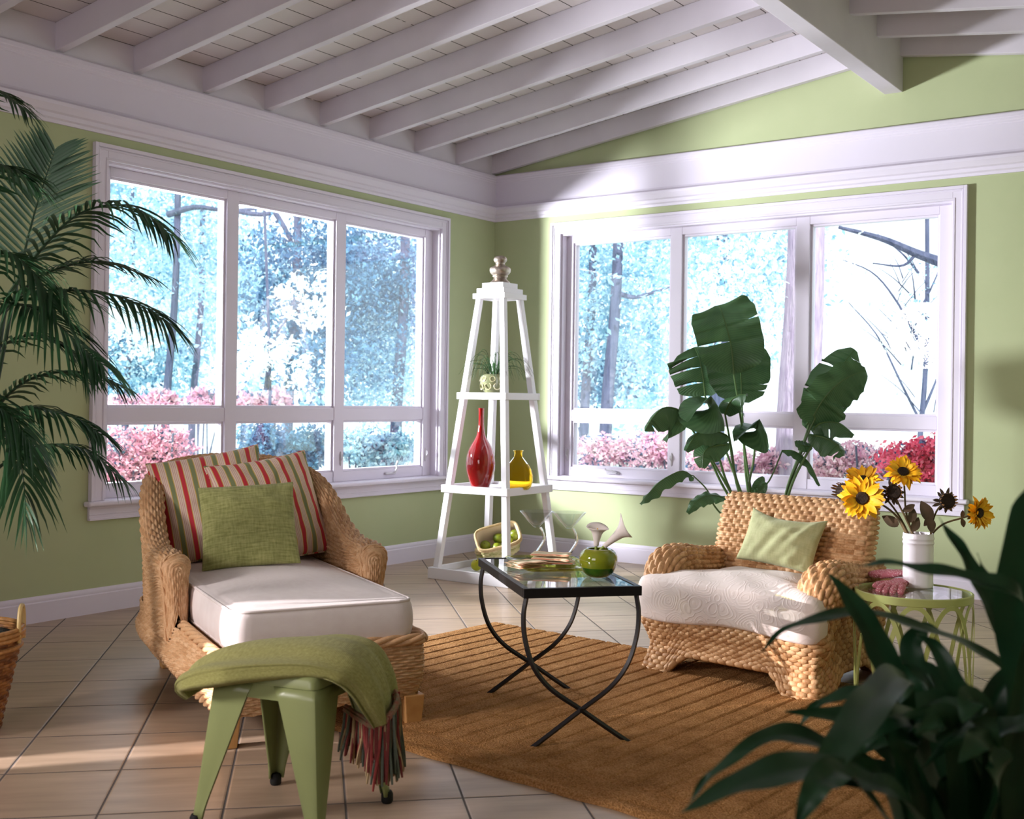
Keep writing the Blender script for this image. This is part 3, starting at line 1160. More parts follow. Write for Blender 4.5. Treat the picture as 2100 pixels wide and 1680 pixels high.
def azalea(label, spots, dep, mt, n, sz=.035):
    c0 = at(spots[0][0], 900, dep)
    c0[2] = GZ
    t = thing('azalea_bush', label, 'bush', c0, 0, 'azaleas outside the windows')
    b = MB()
    st = MB()
    for (x, y, r) in spots:
        c = at(x, y, dep)
        rr = r / FPX * dep
        cards(b, c, (rr, rr, rr * .75), int(n / len(spots)), sz, rs, clump=10)
        for k in range(5):
            st.tube(cat(np.array([A3((c[0] + .05 * k - .1, c[1], GZ - .02)), (A3((c[0], c[1], GZ)) + c) / 2 + rs.normal(size=3) * .06, c + rs.normal(size=3) * rr * .4]), 8), .009, 5)
    obj('blossom', b, M[mt], t, world=True, smooth=False)
    b = MB()
    for (x, y, r) in spots:
        rr = r / FPX * dep
        cards(b, at(x, y, dep + .1), (rr * .9, rr * .9, rr * .7), int(n * .35 / len(spots)), sz * 1.1, rs)
    obj('foliage', b, M['f_dark'], t, world=True, smooth=False)
    obj('stem', st, M['bark'], t, world=True)
    return t


azalea('deep pink azalea low in the left bay of the left window', [(270, 925, 70), (340, 920, 60), (240, 970, 60), (360, 975, 60)], 10.5, 'f_pink', 7000, .022)
azalea('pale azalea along the foot of the left bay of the left window', [(250, 838, 36), (330, 828, 40), (420, 822, 40), (490, 826, 40), (560, 826, 40)], 13, 'f_palepink', 4000, .035)
azalea('green shrub with few blooms low in the middle bay of the left window', [(540, 905, 60), (640, 915, 60), (600, 960, 55)], 10.5, 'f_dark', 4500, .022)
azalea('teal shrub low in the right bay of the left window', [(740, 915, 50), (810, 920, 50), (770, 940, 45)], 11.5, 'f_blue', 4500, .024)
azalea('pale pink azalea at the foot of the left bay of the right window', [(1230, 925, 50), (1300, 930, 55), (1350, 918, 45), (1390, 935, 45)], 11.5, 'f_palepink', 6000, .024)
azalea('pink azalea behind the stalks of the broad leaved plant', [(1440, 960, 45), (1520, 965, 50), (1590, 950, 40)], 10.5, 'f_palepink', 3600, .024)
azalea('pale lilac azalea left of the red one in the right window', [(1700, 960, 45), (1760, 945, 55), (1800, 975, 45)], 9.5, 'f_palepink', 4000, .022)
azalea('bright red azalea in the lower right corner of the right window', [(1850, 945, 50), (1905, 930, 50), (1890, 985, 45), (1940, 965, 40)], 9, 'f_red', 5000, .02)

# woodland far behind: nobody could count it
b = MB()
for k in range(60):
    px = 120 + 1500 * rs.rand()
    py = 330 + 480 * rs.rand()
    cards(b, at(px, py, 24 + 5 * rs.rand()), (1.5, 1.5, 1.2), 420, .10, rs, clump=14)
far = obj('woodland_foliage', b, M['f_blue'], smooth=False)
tag(far, 'hazy pale blue woodland far beyond the windows', 'woodland')
far['kind'] = 'stuff'

# ------------------------------------------------------------------ white obelisk shelf in the corner
OB = (0.9013, -1.1628)
OBR = R(0.5)
ob = thing('obelisk_shelf', 'tall white pyramid shaped open shelf tower standing in the room corner', 'shelf', (OB[0], OB[1], 0), OBR)
SB, S2, S1, SC_ = .63, .520, .388, .252
ZS2, ZS1, ZC = .600, 1.194, 1.800


def side_at(z):
    zs, ss = [0, .07, ZS2, ZS1, ZC], [.60, .578, .478, .352, .222]
    return float(np.interp(z, zs, ss))


def tray(name, s, z0, z1, board):
    b = MB()
    h = s / 2
    w = .020
    b.bounds((-h, -h, z0), (h, -h + w, z1)).bounds((-h, h - w, z0), (h, h, z1)).bounds((-h, -h + w, z0), (-h + w, h - w, z1)).bounds((h - w, -h + w, z0), (h, h - w, z1))
    b.bounds((-h + w, -h + w, z0 + .004), (h - w, h - w, z0 + board))
    return obj(name, b, M['white'], ob, smooth=False, bevel=.003)


tray('base_tray', SB, 0, .072, .03)
tray('shelf', S2, ZS2 - .048, ZS2, .030)
tray('shelf', S1, ZS1 - .044, ZS1, .040)
for sx in (-1, 1):
    for sy in (-1, 1):
        b = MB()
        for z0, z1 in ((.03, ZS2 - .049), (ZS2 - .018, ZS1 - .045), (ZS1 - .004, ZC)):
            q = []
            for z in (z0, z1):
                h = side_at(z) / 2 - .0
                w = .040 if z < 1.2 else .036
                x0, x1 = sorted((sx * h, sx * (h - w)))
                y0, y1 = sorted((sy * h, sy * (h - w)))
                q.append([(x0, y0, z), (x1, y0, z), (x1, y1, z), (x0, y1, z)])
            b.hexa(*q)
        obj('leg', b, M['white'], ob, smooth=False, bevel=.002)
b = MB()
for s_, z0, z1 in ((SC_, ZC - .002, ZC + .032), (.215, ZC + .032, ZC + .066), (.165, ZC + .066, ZC + .102)):
    b.box((0, 0, (z0 + z1) / 2), (s_, s_, z1 - z0))
obj('cap', b, M['white'], ob, smooth=False, bevel=.002)
b = MB()
k = .000561
pr = [(117, 0), (117, 9), (108, 20), (92, 34), (78, 48), (72, 62), (76, 70), (88, 76), (90, 84), (84, 92), (104, 108), (118, 128), (122, 150), (120, 172), (112, 182), (104, 186), (88, 194), (66, 206),
      (52, 220), (52, 234), (62, 244), (74, 258), (77, 276), (72, 294), (58, 308), (30, 318), (1, 321)]
b.lathe([(r_ * k, ZC + .102 + z * k) for r_, z in pr], 40)
obj('finial', b, M['silver'], ob)


def obp(x, y, z):
    c, s = math.cos(OBR), math.sin(OBR)
    return A3((OB[0] + x * c - y * s, OB[1] + x * s + y * c, z))


# pot of fine grass on the upper shelf
pc = at(1013, 800, 7.45)
pc[2] = ZS1 - .004
gp = thing('potted_grass', 'small olive pot with raised rings and fine trailing grass on the upper shelf', 'plant', pc)
b = MB()
b.lathe([(.001, 0), (.055, 0), (.062, .006), (.078, .03), (.091, .065), (.092, .085), (.084, .108), (.068, .122), (.060, .124), (.056, .120), (.054, .10), (.001, .098)], 32)
pot = obj('pot', b, M['potgrey'], gp)
b = MB()
for j, z in enumerate((.045, .092)):
    for i in range(9):
        a = 2 * PI * (i + .5 * j) / 9
        r_ = .0865 if j == 0 else .0925
        n_ = unit((math.cos(a), math.sin(a), .0 if j == 0 else .35))
        t1 = unit(np.cross((0, 0, 1), n_))
        t2 = np.cross(n_, t1)
        c = n_ * A3((r_, r_, 0)) + A3((0, 0, z))
        rr = .021 if j == 0 else .017
        b.tube([c + rr * (math.cos(q) * t1 + math.sin(q) * t2) for q in np.linspace(0, 2 * PI, 17)], .0035, 6, cap=False)
obj('raised_ring', b, M['potring'], pot)
b = MB()
rg = np.random.RandomState(3)
for i in range(60):
    a = rg.rand() * 2 * PI
    L = .10 + .12 * rg.rand()
    up = .05 + .12 * rg.rand()
    d = A3((math.cos(a), math.sin(a), 0))
    p0 = d * .03 * rg.rand() + A3((0, 0, .10))
    P = cat(np.array([p0, p0 + d * L * .35 + A3((0, 0, up)), p0 + d * L * .8 + A3((0, 0, up * .95)), p0 + d * L * 1.1 + A3((0, 0, up * .2 - .05 * rg.rand()))]), 12)
    b.tube(P, np.linspace(.0022, .0006, 12), 4, cap=False)
obj('grass', b, M['grassleaf'], gp)

# red bottle vase and amber flask on the lower shelf
SH = ZS2 - .018
vc = at(985, 1000, 7.32)
vc[2] = SH
v = MB()
q = 7.35 / FPX / 3.82
prof = [(1, 0), (62, 0), (66, 3), (78, 40), (98, 92), (111, 150), (114, 205), (108, 260), (92, 312), (70, 356), (48, 390), (34, 420), (26, 460), (21, 510), (20, 560), (21, 610), (23, 632), (20, 633), (17, 625), (16, 500), (1, 480)]
v.lathe([(r_ * q, z * q) for r_, z in prof], 48)
v.v = [x + vc for x in v.v]
tag(obj('bottle_vase', v, M['redceramic'], None), 'glossy red teardrop bottle vase with long thin neck on the lower shelf', 'vase')

fc = at(1062, 1000, 7.30)
fc[2] = SH
b = MB()
# flattened flask: outer skin and inner skin
fz = [0, .004, .02, .05, .09, .13, .16, .185, .205, .222, .235, .243, .250]
fw = [.052, .070, .084, .094, .095, .084, .066, .046, .030, .026, .026, .031, .034]
rot = 0.75
for inner in (0, 1):
    P = []
    a = np.linspace(0, 2 * PI, 40, endpoint=False)
    zz = fz if not inner else [z + .007 for z in fz[:-1]] + [.250]
    for w_, z in zip(fw, zz):
        w2 = max(.012, w_ - (.005 if inner else 0))
        th = .5 if z < .2 else np.interp(z, [.2, .225], [.5, .95])
        cx, cy = np.cos(a), np.sin(a)
        P.append(np.stack([np.sign(cx) * np.abs(cx) ** .85 * w2, np.sign(cy) * np.abs(cy) ** .85 * w2 * th, np.full(40, z)], 1))
    P = np.array(P).transpose(1, 0, 2)
    b.grid(P, cu=True, flip=bool(inner))
    b.add(P[:, 0], [list(range(40))[::-1] if not inner else list(range(40))])
b.xf(frame((math.cos(rot), math.sin(rot), 0), (-math.sin(rot), math.cos(rot), 0), (0, 0, 1), fc))
tag(obj('glass_flask', b, M['amber'], None), 'amber glass flask with flared lip beside the red vase', 'bottle')


# two pale baskets and mangoes on the base tray
def basket(name, label, group=None, w=.25, d=.17, h=.115):
    t = thing(name, label, 'basket', (0, 0, 0), 0, group)

    def ring(f, z, off=0):
        a = np.linspace(0, 2 * PI, 36, endpoint=False)
        cx, cy = np.cos(a), np.sin(a)
        return np.stack([np.sign(cx) * np.abs(cx) ** .45 * (w / 2 * f - off), np.sign(cy) * np.abs(cy) ** .45 * (d / 2 * f - off), np.full(36, z)], 1)
    b = MB()
    P = np.array([ring(.86, .0), ring(.90, h * .3), ring(.95, h * .65), ring(1.0, h)]).transpose(1, 0, 2)
    woven(b, P, cu=True, su=.024, rv=.016, amp=.006, flip=False, nu=5, nv=5, style=0)
    obj('basket_wall', b, M['palewicker'], t)
    b = MB()
    P = np.array([ring(1.0, h, .006), ring(.86, .008, .006)]).transpose(1, 0, 2)
    b.grid(P, cu=True)
    b.add(ring(.86, .006, .006), [list(range(36))])
    obj('lining', b, mat('pale lining', lin(224, 206, 180), .8), t)
    b = MB()
    Q = ring(1.0, h)
    b.tube(np.vstack([Q, Q[:1]]), .008, 8, cap=False)
    for k_ in range(1):
        Q2 = ring(1.03, h - .014)
        b.tube(np.vstack([Q2, Q2[:1]]), .005, 6, cap=False)
    obj('rim', b, M['tanrim'], t)
    return t


bk1 = basket('palm_basket', 'pale woven basket lying flat on the base tray under the tilted basket', 'palm baskets on the base tray')
p_ = flo(1014, 1163, .035)
bk1.location = (float(p_[0]), float(p_[1]), .031)
bk1.rotation_euler = (0, 0, PAN + R(4))
bk2 = dup(bk1, label='pale woven basket tilted on top of another and filled with green mangoes')
TN = unit(-FW * .72 + UP * .68 + RT * -.10)
TX = unit(RT * .93 + UP * .34)
TX = unit(TX - TN * (TX @ TN))
TY = np.cross(TN, TX)
TCEN = at(1024, 1116, 7.42) - TN * .04
TBm = frame(TX * 1.12, TY * 1.05, TN * 1.1, TCEN)
bk2.matrix_basis = Matrix(TBm.tolist())


def fruit_thing(name, label, cat_, loc, mt, r_, lng, tilt, rz, group):
    t = thing(name, label, cat_, loc, 0, group)
    b = MB()
    pr = [(.001, -1), (.35, -.93), (.7, -.7), (.95, -.3), (1, .1), (.9, .5), (.62, .82), (.25, .97), (.08, .985), (.001, .95)]
    b.lathe([(x * r_, z * r_ * lng) for x, z in pr], 20)
    f = obj('fruit_body', b, M[mt], t)
    b = MB()
    b.tube([(0, 0, r_ * lng * .95), (.002, 0, r_ * lng * 1.05), (.005, .001, r_ * lng * 1.14)], .0028, 6)
    obj('stem', b, M['fruitstem'], t)
    t.rotation_euler = (tilt, 0, rz)
    return t


FR = [(-.080, -.005, .060, 'round green mango at the left end of the tilted basket'), (-.022, -.040, .058, 'green mango at the front of the tilted basket, below the others'),
      (.005, .028, .055, 'green mango at the back middle of the tilted basket'), (.048, .000, .058, 'green mango beside the front leg of the shelf in the tilted basket'),
      (.098, .020, .060, 'green mango at the right end of the tilted basket')]
for i, (x, y, z, lb) in enumerate(FR):
    p2 = (TBm @ np.array([x, y, z, 1]))[:3]
    fruit_thing('mango', lb, 'fruit', p2, 'fruit', .034, 1.14, R(60 + 17 * i), R(50 * i + 20), 'mangoes in the tilted basket')
p3 = flo(977, 1158, .075)
fruit_thing('lemon', 'yellow green citrus on the base tray in front of the lower basket', 'fruit', (p3[0], p3[1], .034 + .036), 'lemon', .036, 1.02, R(25), R(30), None)

# ------------------------------------------------------------------ iron and glass coffee table
TC = A3((3.291, -3.964, 0))
TA = R(48.4)
TZ = .533
tb = thing('coffee_table', 'narrow glass topped table with curved black iron legs on the rug', 'table', TC, TA)
TW, TL = .407, .75
b = MB()
h = TW / 2
z0, z1 = TZ - .032, TZ
k = .020
b.bounds((-h, 0, z0), (h, k, z1)).bounds((-h, TL - k, z0), (h, TL, z1)).bounds((-h, k, z0), (-h + k, TL - k, z1)).bounds((h - k, k, z0), (h, TL - k, z1))
obj('top_frame', b, M['iron'], tb, smooth=False, bevel=.002)
b = MB()
b.bounds((-h + k, k, TZ - .012), (h - k, TL - k, TZ - .002))
obj('glass_top', b, M['tabletop'], tb, smooth=False)
for y in (.02, TL - .03):
    for s_ in (-1, 1):
        P = [(-.188 * s_, y, TZ - .032), (-.197 * s_, y, .44), (-.190 * s_, y, .36), (-.160 * s_, y, .27), (-.100 * s_, y, .195), (0, y, .125), (.085 * s_, y, .065), (.170 * s_, y, .006)]
        Q = cat(np.array(P), 40)
        b = MB()
        b.tube(Q + A3((0, .0075 * s_, 0)), .0085, 4, flat=1.0)
        b.tube([(.166 * s_, y + .0075 * s_, .010), (.172 * s_, y + .0075 * s_, .004), (.176 * s_, y + .0075 * s_, .0)], [.009, .010, .010], 8)
        obj('leg', b, M['iron'], tb, ang=60)
    b = MB()
    b.tube([(0, y - .018, .125), (0, y + .018, .125)], .007, 10)
    obj('rivet', b, M['iron'], tb)


def tp(px, py):
    return flo(px, py, TZ - .002)


def tl(x, y, z=TZ - .002):
    c, s = math.cos(TA), math.sin(TA)
    return A3((TC[0] + x * c - y * s, TC[1] + x * s + y * c, z))


# olive glass platter under the napkins and goblets
b = MB()
P = []
pw, pl = .135, .19
for r_, z in ((.80, .0), (.86, .002), (.96, .010), (1.0, .016), (.985, .0165), (.94, .013), (.84, .006), (.5, .005), (.01, .005)):
    a = np.linspace(0, 2 * PI, 48, endpoint=False)
    cx, cy = np.cos(a), np.sin(a)
    P.append(np.stack([np.sign(cx) * np.abs(cx) ** .3 * pw * r_, np.sign(cy) * np.abs(cy) ** .3 * pl * r_, np.full(48, z)], 1))
P = np.array(P).transpose(1, 0, 2)
b.grid(P, cu=True)
b.add(P[:, 0], [list(range(48))[::-1]])
PLC = (.015, .515)
c_, s_ = math.cos(TA), math.sin(TA)
b.xf(frame((c_, s_, 0), (-s_, c_, 0), (0, 0, 1), tl(*PLC, TZ - .0015)))
tag(obj('glass_platter', b, M['platter'], None), 'flat olive glass tray under the napkins and goblets on the glass table', 'tray')
PZ = TZ + .004


# crooked stem goblets
def goblet(label, base, lean):
    t = thing('goblet', label, 'glass', (base[0], base[1], PZ), 0, 'crooked stem goblets')
    d = RT * A3((1, 1, 0))
    d = d / np.linalg.norm(d)
    up = A3((0, 0, 1))
    b = MB()
    b.lathe([(.001, 0), (.034, 0), (.036, .002), (.034, .004), (.012, .007), (.006, .011), (.001, .012)], 28)
    obj('foot', b, M['gobletstem'], t)
    b = MB()
    P = cat(np.array([up * .008, d * .018 + up * .035, d * .036 + up * .068, d * .032 + up * .098, d * .022 + up * .118]), 24)
    b.tube(P, np.linspace(.0062, .0048, 24), 10)
    obj('stem', b, M['gobletstem'], t)
    b = MB()
    o = d * .006 + up * .118
    pr = [(.001, 0), (.012, .001), (.019, .010), (.026, .017), (.034, .025), (.048, .042), (.062, .058), (.066, .0625), (.0655, .0635), (.0625, .0605), (.046, .044), (.032, .028), (.024, .021), (.012, .012), (.001, .009)]
    b.lathe(pr, 40, c=o)
    obj('cup', b, M['goblet'], t)
    return t


g1 = tp(1096, 1147)
goblet('clear crooked stem goblet standing nearer the shelf tower', g1, 1)
g2 = tp(1163, 1150)
goblet('clear crooked stem goblet standing nearer the green bowl', g2, 1)


# napkin bundles: loosely folded striped cloth
def napkin(label, px, py, w, d, h, rz, layers, seed, roll=False):
    c = tp(px, py)
    c[2] = PZ + .001
    t = thing('folded_napkin', label, 'napkin', c, rz, 'striped napkins on the olive tray')
    r_ = np.random.RandomState(seed)
    for i in range(layers):
        b = MB()
        n = 24
        th = h / layers
        a = np.linspace(0, 1, n)
        P = []
        sh = r_.uniform(-.012, .012, 2)
        tw = r_.uniform(-.18, .18)
        nn = 14
        ring = []
        for k in range(nn):
            q = 2 * PI * k / nn
            ring.append((np.sign(math.cos(q)) * abs(math.cos(q)) ** .5 * d / 2, np.sign(math.sin(q)) * abs(math.sin(q)) ** .7 * th * .48))
        ring = np.array(ring)
        for s__ in a:
            x = (s__ - .5) * w
            wav = .0016 * math.sin(7 * s__ + i + seed)
            yy = ring[:, 0] * (1 + .06 * math.sin(5 * s__ + i)) + tw * x
            e = min(1, min(s__, 1 - s__) * 14 + .35)
            zz = ring[:, 1] * e * .8 + (i + .5) * th + abs(wav) * (.4 + .6 * (i / max(1, layers - 1)))
            P.append(np.stack([np.full(nn, x) + sh[0], yy + sh[1], zz], 1))
        P = np.array(P)
        uv = np.stack(np.meshgrid(np.linspace(0, w, n), np.linspace(0, d * 2, nn + 1), indexing='ij'), -1)
        b.grid(P, cv=True, uv=uv)
        b.add(P[0], [list(range(nn))])
        b.add(P[-1], [list(range(nn))[::-1]])
        obj('fold', b, M['napkin'], t, ang=60)
    return t


napkin('striped napkin stack folded flat nearest the front left of the tray', 1080, 1168, .115, .095, .026, R(70), 4, 3)
napkin('striped napkin roll lying behind the flat stack against the goblet', 1131, 1162, .145, .08, .046, R(25), 3, 8)

# green bowl with two callas
bc = tp(1228, 1186)
bc[2] = TZ - .002
# move the centre back by about its own base radius
bc[:2] += FW[:2] * .035
bw = thing('glass_bowl', 'round green blown glass bowl holding two white callas on the glass table', 'bowl', bc)
k = 3.86 / FPX / 5.53
pr = [(1, 0), (95, 0), (135, 16), (180, 60), (212, 120), (228, 190), (226, 245), (205, 295), (168, 328), (140, 338), (128, 336), (124, 328), (150, 312), (190, 270), (205, 200), (190, 120), (120, 40), (1, 22)]
b = MB()
b.lathe([(r_ * k, z * k) for r_, z in pr], 48)
obj('bowl_body', b, M['bowl'], bw)
b = MB()
b.lathe([(1 * k, -.0003), (96 * k, -.0003), (137 * k, 15 * k), (183 * k, 59 * k), (212 * k, 113 * k), (213.5 * k, 117 * k), (211 * k, 119 * k)], 48)
obj('dark_base', b, M['bowldark'], bw)


def calla(label, px0, py0, px1, py1, spread, face):
    dep = (bc - CAM) @ FW
    p0 = at(px0, py0, dep)
    p1 = at(px1, py1, dep)
    ax = unit(p1 - p0)
    L = np.linalg.norm(p1 - p0)
    t = thing('calla_lily', label, 'flower', p0, 0, 'callas in the green bowl')
    side = unit(np.cross(ax, FW))
    nrm = np.cross(side, ax)
    b = MB()
    st = [p0 - ax * .03 + A3((0, 0, -.012)), p0, p0 + ax * L * .4]
    b.tube(cat(np.array(st), 10), np.linspace(.0035, .006, 10), 8)
    obj('stem', b, M['lilystem'], t, world=True)
    # spathe: a funnel that opens into a flared lip with one pointed tip
    b = MB()
    n, m_ = 36, 14
    P = np.zeros((n, m_, 3))
    for j in range(m_):
        s = j / (m_ - 1)
        r0 = .008 + .018 * s ** 1.6 + spread * max(0, s - .72) ** 1.3 * 2.2
        for i in range(n):
            a = 2 * PI * i / n
            tip = (.5 + .5 * math.cos(a - face)) ** 4
            l = L * (.12 + .80 * s) + L * .16 * tip * s ** 3 - .35 * r0 * max(0, s - .75) * (1 - tip)
            rr = r0 * (1 + .35 * tip * s ** 4)
            P[i, j] = p0 + ax * l + (math.cos(a) * side + math.sin(a) * nrm) * rr
    b.grid(P, cu=True)
    obj('spathe', b, M['lily'], t, world=True, solid=.0012)
    b = MB()
    b.tube([p0 + ax * L * .45, p0 + ax * L * .7, p0 + ax * L * .88], [.004, .004, .002], 8)
    obj('spadix', b, M['petal'], t, world=True)
    return t


calla('short white calla standing upright in the green bowl', 1222, 1126, 1226, 1078, .03, PI * .5)
calla('long white calla leaning right out of the green bowl', 1232, 1127, 1288, 1080, .03, 0)


# ------------------------------------------------------------------ pillows
def pillow_mb(w, h, t, n=44, pinch=.07, seed=0, wr=.006, corner=1.0, sag=0.0):
    r_ = np.random.RandomState(seed)
    u = np.sin(np.linspace(-1, 1, n) * PI / 2)
    U, V = np.meshgrid(u, u, indexing='ij')
    X = U * w / 2 * (1 - pinch * (1 - V ** 2) * U ** 2)
    Y = V * h / 2 * (1 - pinch * (1 - U ** 2) * V ** 2)
    prof = np.clip((1 - U ** 2) * (1 - V ** 2), 0, 1)
    Z = t / 2 * prof ** .42
    wav = np.zeros_like(Z)
    for k in range(9):
        a, c = r_.uniform(-1, 1, 2)
        f = r_.uniform(2.5, 8)
        ph = r_.uniform(0, 6.28)
        wav += np.sin(f * (a * U + c * V) * 3 + ph) / 9
    edge = 1 - prof ** .35
    # creases that run in from the corners
    cr = np.sin(10 * np.arctan2(V, U) + seed) * np.clip(np.sqrt(U ** 2 + V ** 2) - .45, 0, 1)
    Y = Y - sag * h * (1 - U ** 2) * (V > 0) * V
    b = MB()
    uv = np.stack([U * w / 2, V * h / 2], -1)
    Zt = Z + (wr * 2.2 * wav + wr * .8 * cr) * prof ** .3
    Zb = -Z + wr * wav * prof ** .3
    b.grid(np.stack([X, Y, Zt], -1), uv=uv)
    b.grid(np.stack([X, Y, Zb], -1), uv=uv, flip=True)
    edge_pts = np.concatenate([np.stack([X[:, 0], Y[:, 0]], 1), np.stack([X[-1, 1:], Y[-1, 1:]], 1), np.stack([X[::-1, -1][1:], Y[::-1, -1][1:]], 1), np.stack([X[0, ::-1][1:], Y[0, ::-1][1:]], 1)])
    return b, np.c_[edge_pts, np.zeros(len(edge_pts))]


def pillow(name, label, w, h, t, pos, xax, zax, mt, seed, parent_fn, cat_='pillow', welt=0, group=None, welt_mat=None, **kw):
    """pos in room; xax = width direction, zax = outward face normal"""
    x = unit(xax)
    z = unit(A3(zax) - x * (A3(zax) @ x))
    y = np.cross(z, x)
    th = thing(name, label, cat_, pos, 0, group)
    th.matrix_basis = Matrix(frame(x, y, z, pos).tolist())
    b, e = pillow_mb(w, h, t, seed=seed, **kw)
    obj('cover', b, M[mt], th, ang=180, weld=True)
    if welt:
        b = MB()
        b.tube(e, welt, 6, cap=False)
        obj('welt', b, M[welt_mat or mt], th, ang=180)
    return th


# ------------------------------------------------------------------ wicker chaise longue
CL = A3((2.542, -4.393, 0))
CA = R(62.666)
ch = thing('chaise_longue', 'honey wicker chaise longue with cream mattress below the left window', 'chaise longue', CL, CA)


def cl(x, y, z):
    c, s = math.cos(CA), math.sin(CA)
    return A3((CL[0] + x * c - y * s, CL[1] + x * s + y * c, z))


CW_X, CW_Y, CW_Z = A3((math.cos(CA), math.sin(CA), 0)), A3((-math.sin(CA), math.cos(CA), 0)), A3((0, 0, 1))
CLEN = 1.36


def cplan(n=64, grow=0.0, back=CLEN):
    """rounded rectangle plan, starts at the middle of the front, runs to +x"""
    hx = .362 + grow
    y0, y1 = -grow, back + grow
    rf, rb = .05, .20
    P = [(0, y0), (hx - rf, y0), (hx - rf * .3, y0 + rf * .3), (hx, y0 + rf), (hx, .35), (hx, .7), (hx, y1 - rb), (hx - rb * .3, y1 - rb * .3), (hx - rb, y1), (0, y1)]
    L = P + [(-x, y) for x, y in P[1:-1]][::-1]
    return np.array(L)


# body: front apron, flared sides, back
PL = cplan()
lev = [(.095, -.018), (.13, -.006), (.17, .004), (.21, .008), (.25, .006), (.305, 0)]
rows = []
for z, g in lev:
    q = cplan(grow=0)
    out = np.zeros_like(q)
    cen = A3((0, CLEN / 2))
    for i, (x, y) in enumerate(q):
        front = y < .06
        s_ = g + (0 if front else (.055 * math.sin((z - .09) / .215 * PI) * np.interp(y, [.06, .35, 1.0], [.25, 1, 1])))
        nx = np.sign(x) * (1 if abs(x) > .2 else abs(x) / .2)
        ny = -1 if y < .04 else (1 if y > CLEN - .1 else 0)
        up_ = 0 if front else .048 * np.interp(y, [.34, .58], [0, 1]) * np.interp(z, [.14, .30], [0, 1])
        s_ = max(s_, up_) if not front else s_
        out[i] = (x + nx * s_, y + ny * (g if front else s_))
    rows.append(np.c_[out, np.full(len(q), z)])
P = np.array(rows).transpose(1, 0, 2)
b = MB()
woven(b, P, cu=True, su=.026, rv=.012, amp=.011, nu=4, nv=3, style=1, seed=1)
obj('body', b, M['wicker'], ch, ang=180)
# deck inside the rim
b = MB()
q = cplan(grow=-.012)
b.add(np.c_[q, np.full(len(q), .298)], [list(range(len(q)))])
obj('deck', b, M['wicker'], ch, smooth=False)
# twisted cane rim round the front and along the sides
b = MB()
q = cplan(grow=.0)
i0 = [i for i in range(len(q)) if q[i][1] < .62]
path = [q[i] for i in range(len(q))]
right = [(x, y) for x, y in q[:6]]
left = [(-x, y) for x, y in right[1:]][::-1]
pp = np.array(left + right)
pp, _L = even(np.c_[pp, np.full(len(pp), .308)], 220, False, 0)
for s_ in range(4):
    ph = np.linspace(0, 46, len(pp)) + s_ * PI / 2
    tn = np.gradient(pp, axis=0)
    tn /= np.linalg.norm(tn, axis=1)[:, None]
    nn = np.cross(tn, A3((0, 0, 1)))
    tw = pp + .011 * (np.cos(ph)[:, None] * nn + np.sin(ph)[:, None] * A3((0, 0, 1)))
    b.tube(tw, .0105, 6)
obj('braided_rim', b, M['wicker'], ch, ang=180)

# arms and back: one wall that rises from the arm fronts to the back
half = [(.385, .600), (.392, .66), (.396, .74), (.396, .86), (.388, 1.0), (.372, 1.14), (.338, 1.27), (.25, 1.36), (.12, 1.395), (0, 1.40)]
hh = [.560, .575, .572, .585, .64, .745, .825, .870, .890, .895]
tk = [.052, .054, .052, .050, .049, .048, .046, .045, .044, .044]
cen = [(x, y, h_, t_) for (x, y), h_, t_ in zip(half, hh, tk)]
allp = np.array(cen + [(-x, y, h_, t_) for x, y, h_, t_ in cen[:-1]][::-1])
allp = cat(allp, 90)
tn = np.gradient(allp[:, :2], axis=0)
tn /= np.linalg.norm(tn, axis=1)[:, None]
nn = np.c_[tn[:, 1], -tn[:, 0]]          # outward
ringz = []
for i, (x, y, h_, t_) in enumerate(allp):
    r_ = t_
    lo = .25
    cs = [(-r_ * .8, lo), (-r_ * .8, lo + (h_ - lo) * .5), (-r_ * .82, h_ - r_ * 1.5), (-r_ * .95, h_ - r_ * .8), (-r_ * .75, h_ - r_ * .25), (0, h_), (r_ * .8, h_ - r_ * .25), (r_ * 1.02, h_ - r_ * .85),
          (r_ * .9, h_ - r_ * 1.7), (r_ * .72, lo + (h_ - lo) * .5), (r_ * .55, lo)]
    ringz.append([(x + nn[i][0] * a, y + nn[i][1] * a, z) for a, z in cs])
P = np.array(ringz)
# round off the two arm fronts
b = MB()
woven(b, P, cv=False, su=.026, rv=.012, amp=.011, nu=4, nv=3, style=1, seed=2, flip=True)
caps = []
for e in (0, -1):
    ring = P[e]
    cpt = ring.mean(0)
    fwd = A3((tn[e][0], tn[e][1], 0)) * (-1 if e == 0 else 1)
    R2 = cat(ring, 40)
    lay = [R2 - fwd * .03]
    for s_, o_ in ((1.0, .0), (.97, .012), (.88, .024), (.72, .033), (.48, .040), (.22, .043), (.0, .044)):
        lay.append((R2 - cpt) * A3((s_, s_, 1)) * A3((1, 1, .5 + .5 * s_)) + cpt + fwd * o_ + A3((0, 0, -.0)))
    G = np.array(lay).transpose(1, 0, 2)
    woven(b, G, su=.026, rv=.012, amp=.006, nu=4, nv=3, style=1, flip=(e == 0))
for e in (0, -1):
    fwd = A3((tn[e][0], tn[e][1], 0)) * (-1 if e == 0 else 1)
    Q = cat(P[e], 60)
    for q_ in range(3):
        ph = np.linspace(0, 30, 60) + q_ * 2 * PI / 3
        tg = np.gradient(Q, axis=0)
        tg /= np.linalg.norm(tg, axis=1)[:, None]
        sd = np.cross(tg, fwd)
        b.tube(Q + .004 * (np.cos(ph)[:, None] * sd + np.sin(ph)[:, None] * fwd) + fwd * .002, .0055, 6)
obj('arms_and_back', b, M['wicker'], ch, ang=180)
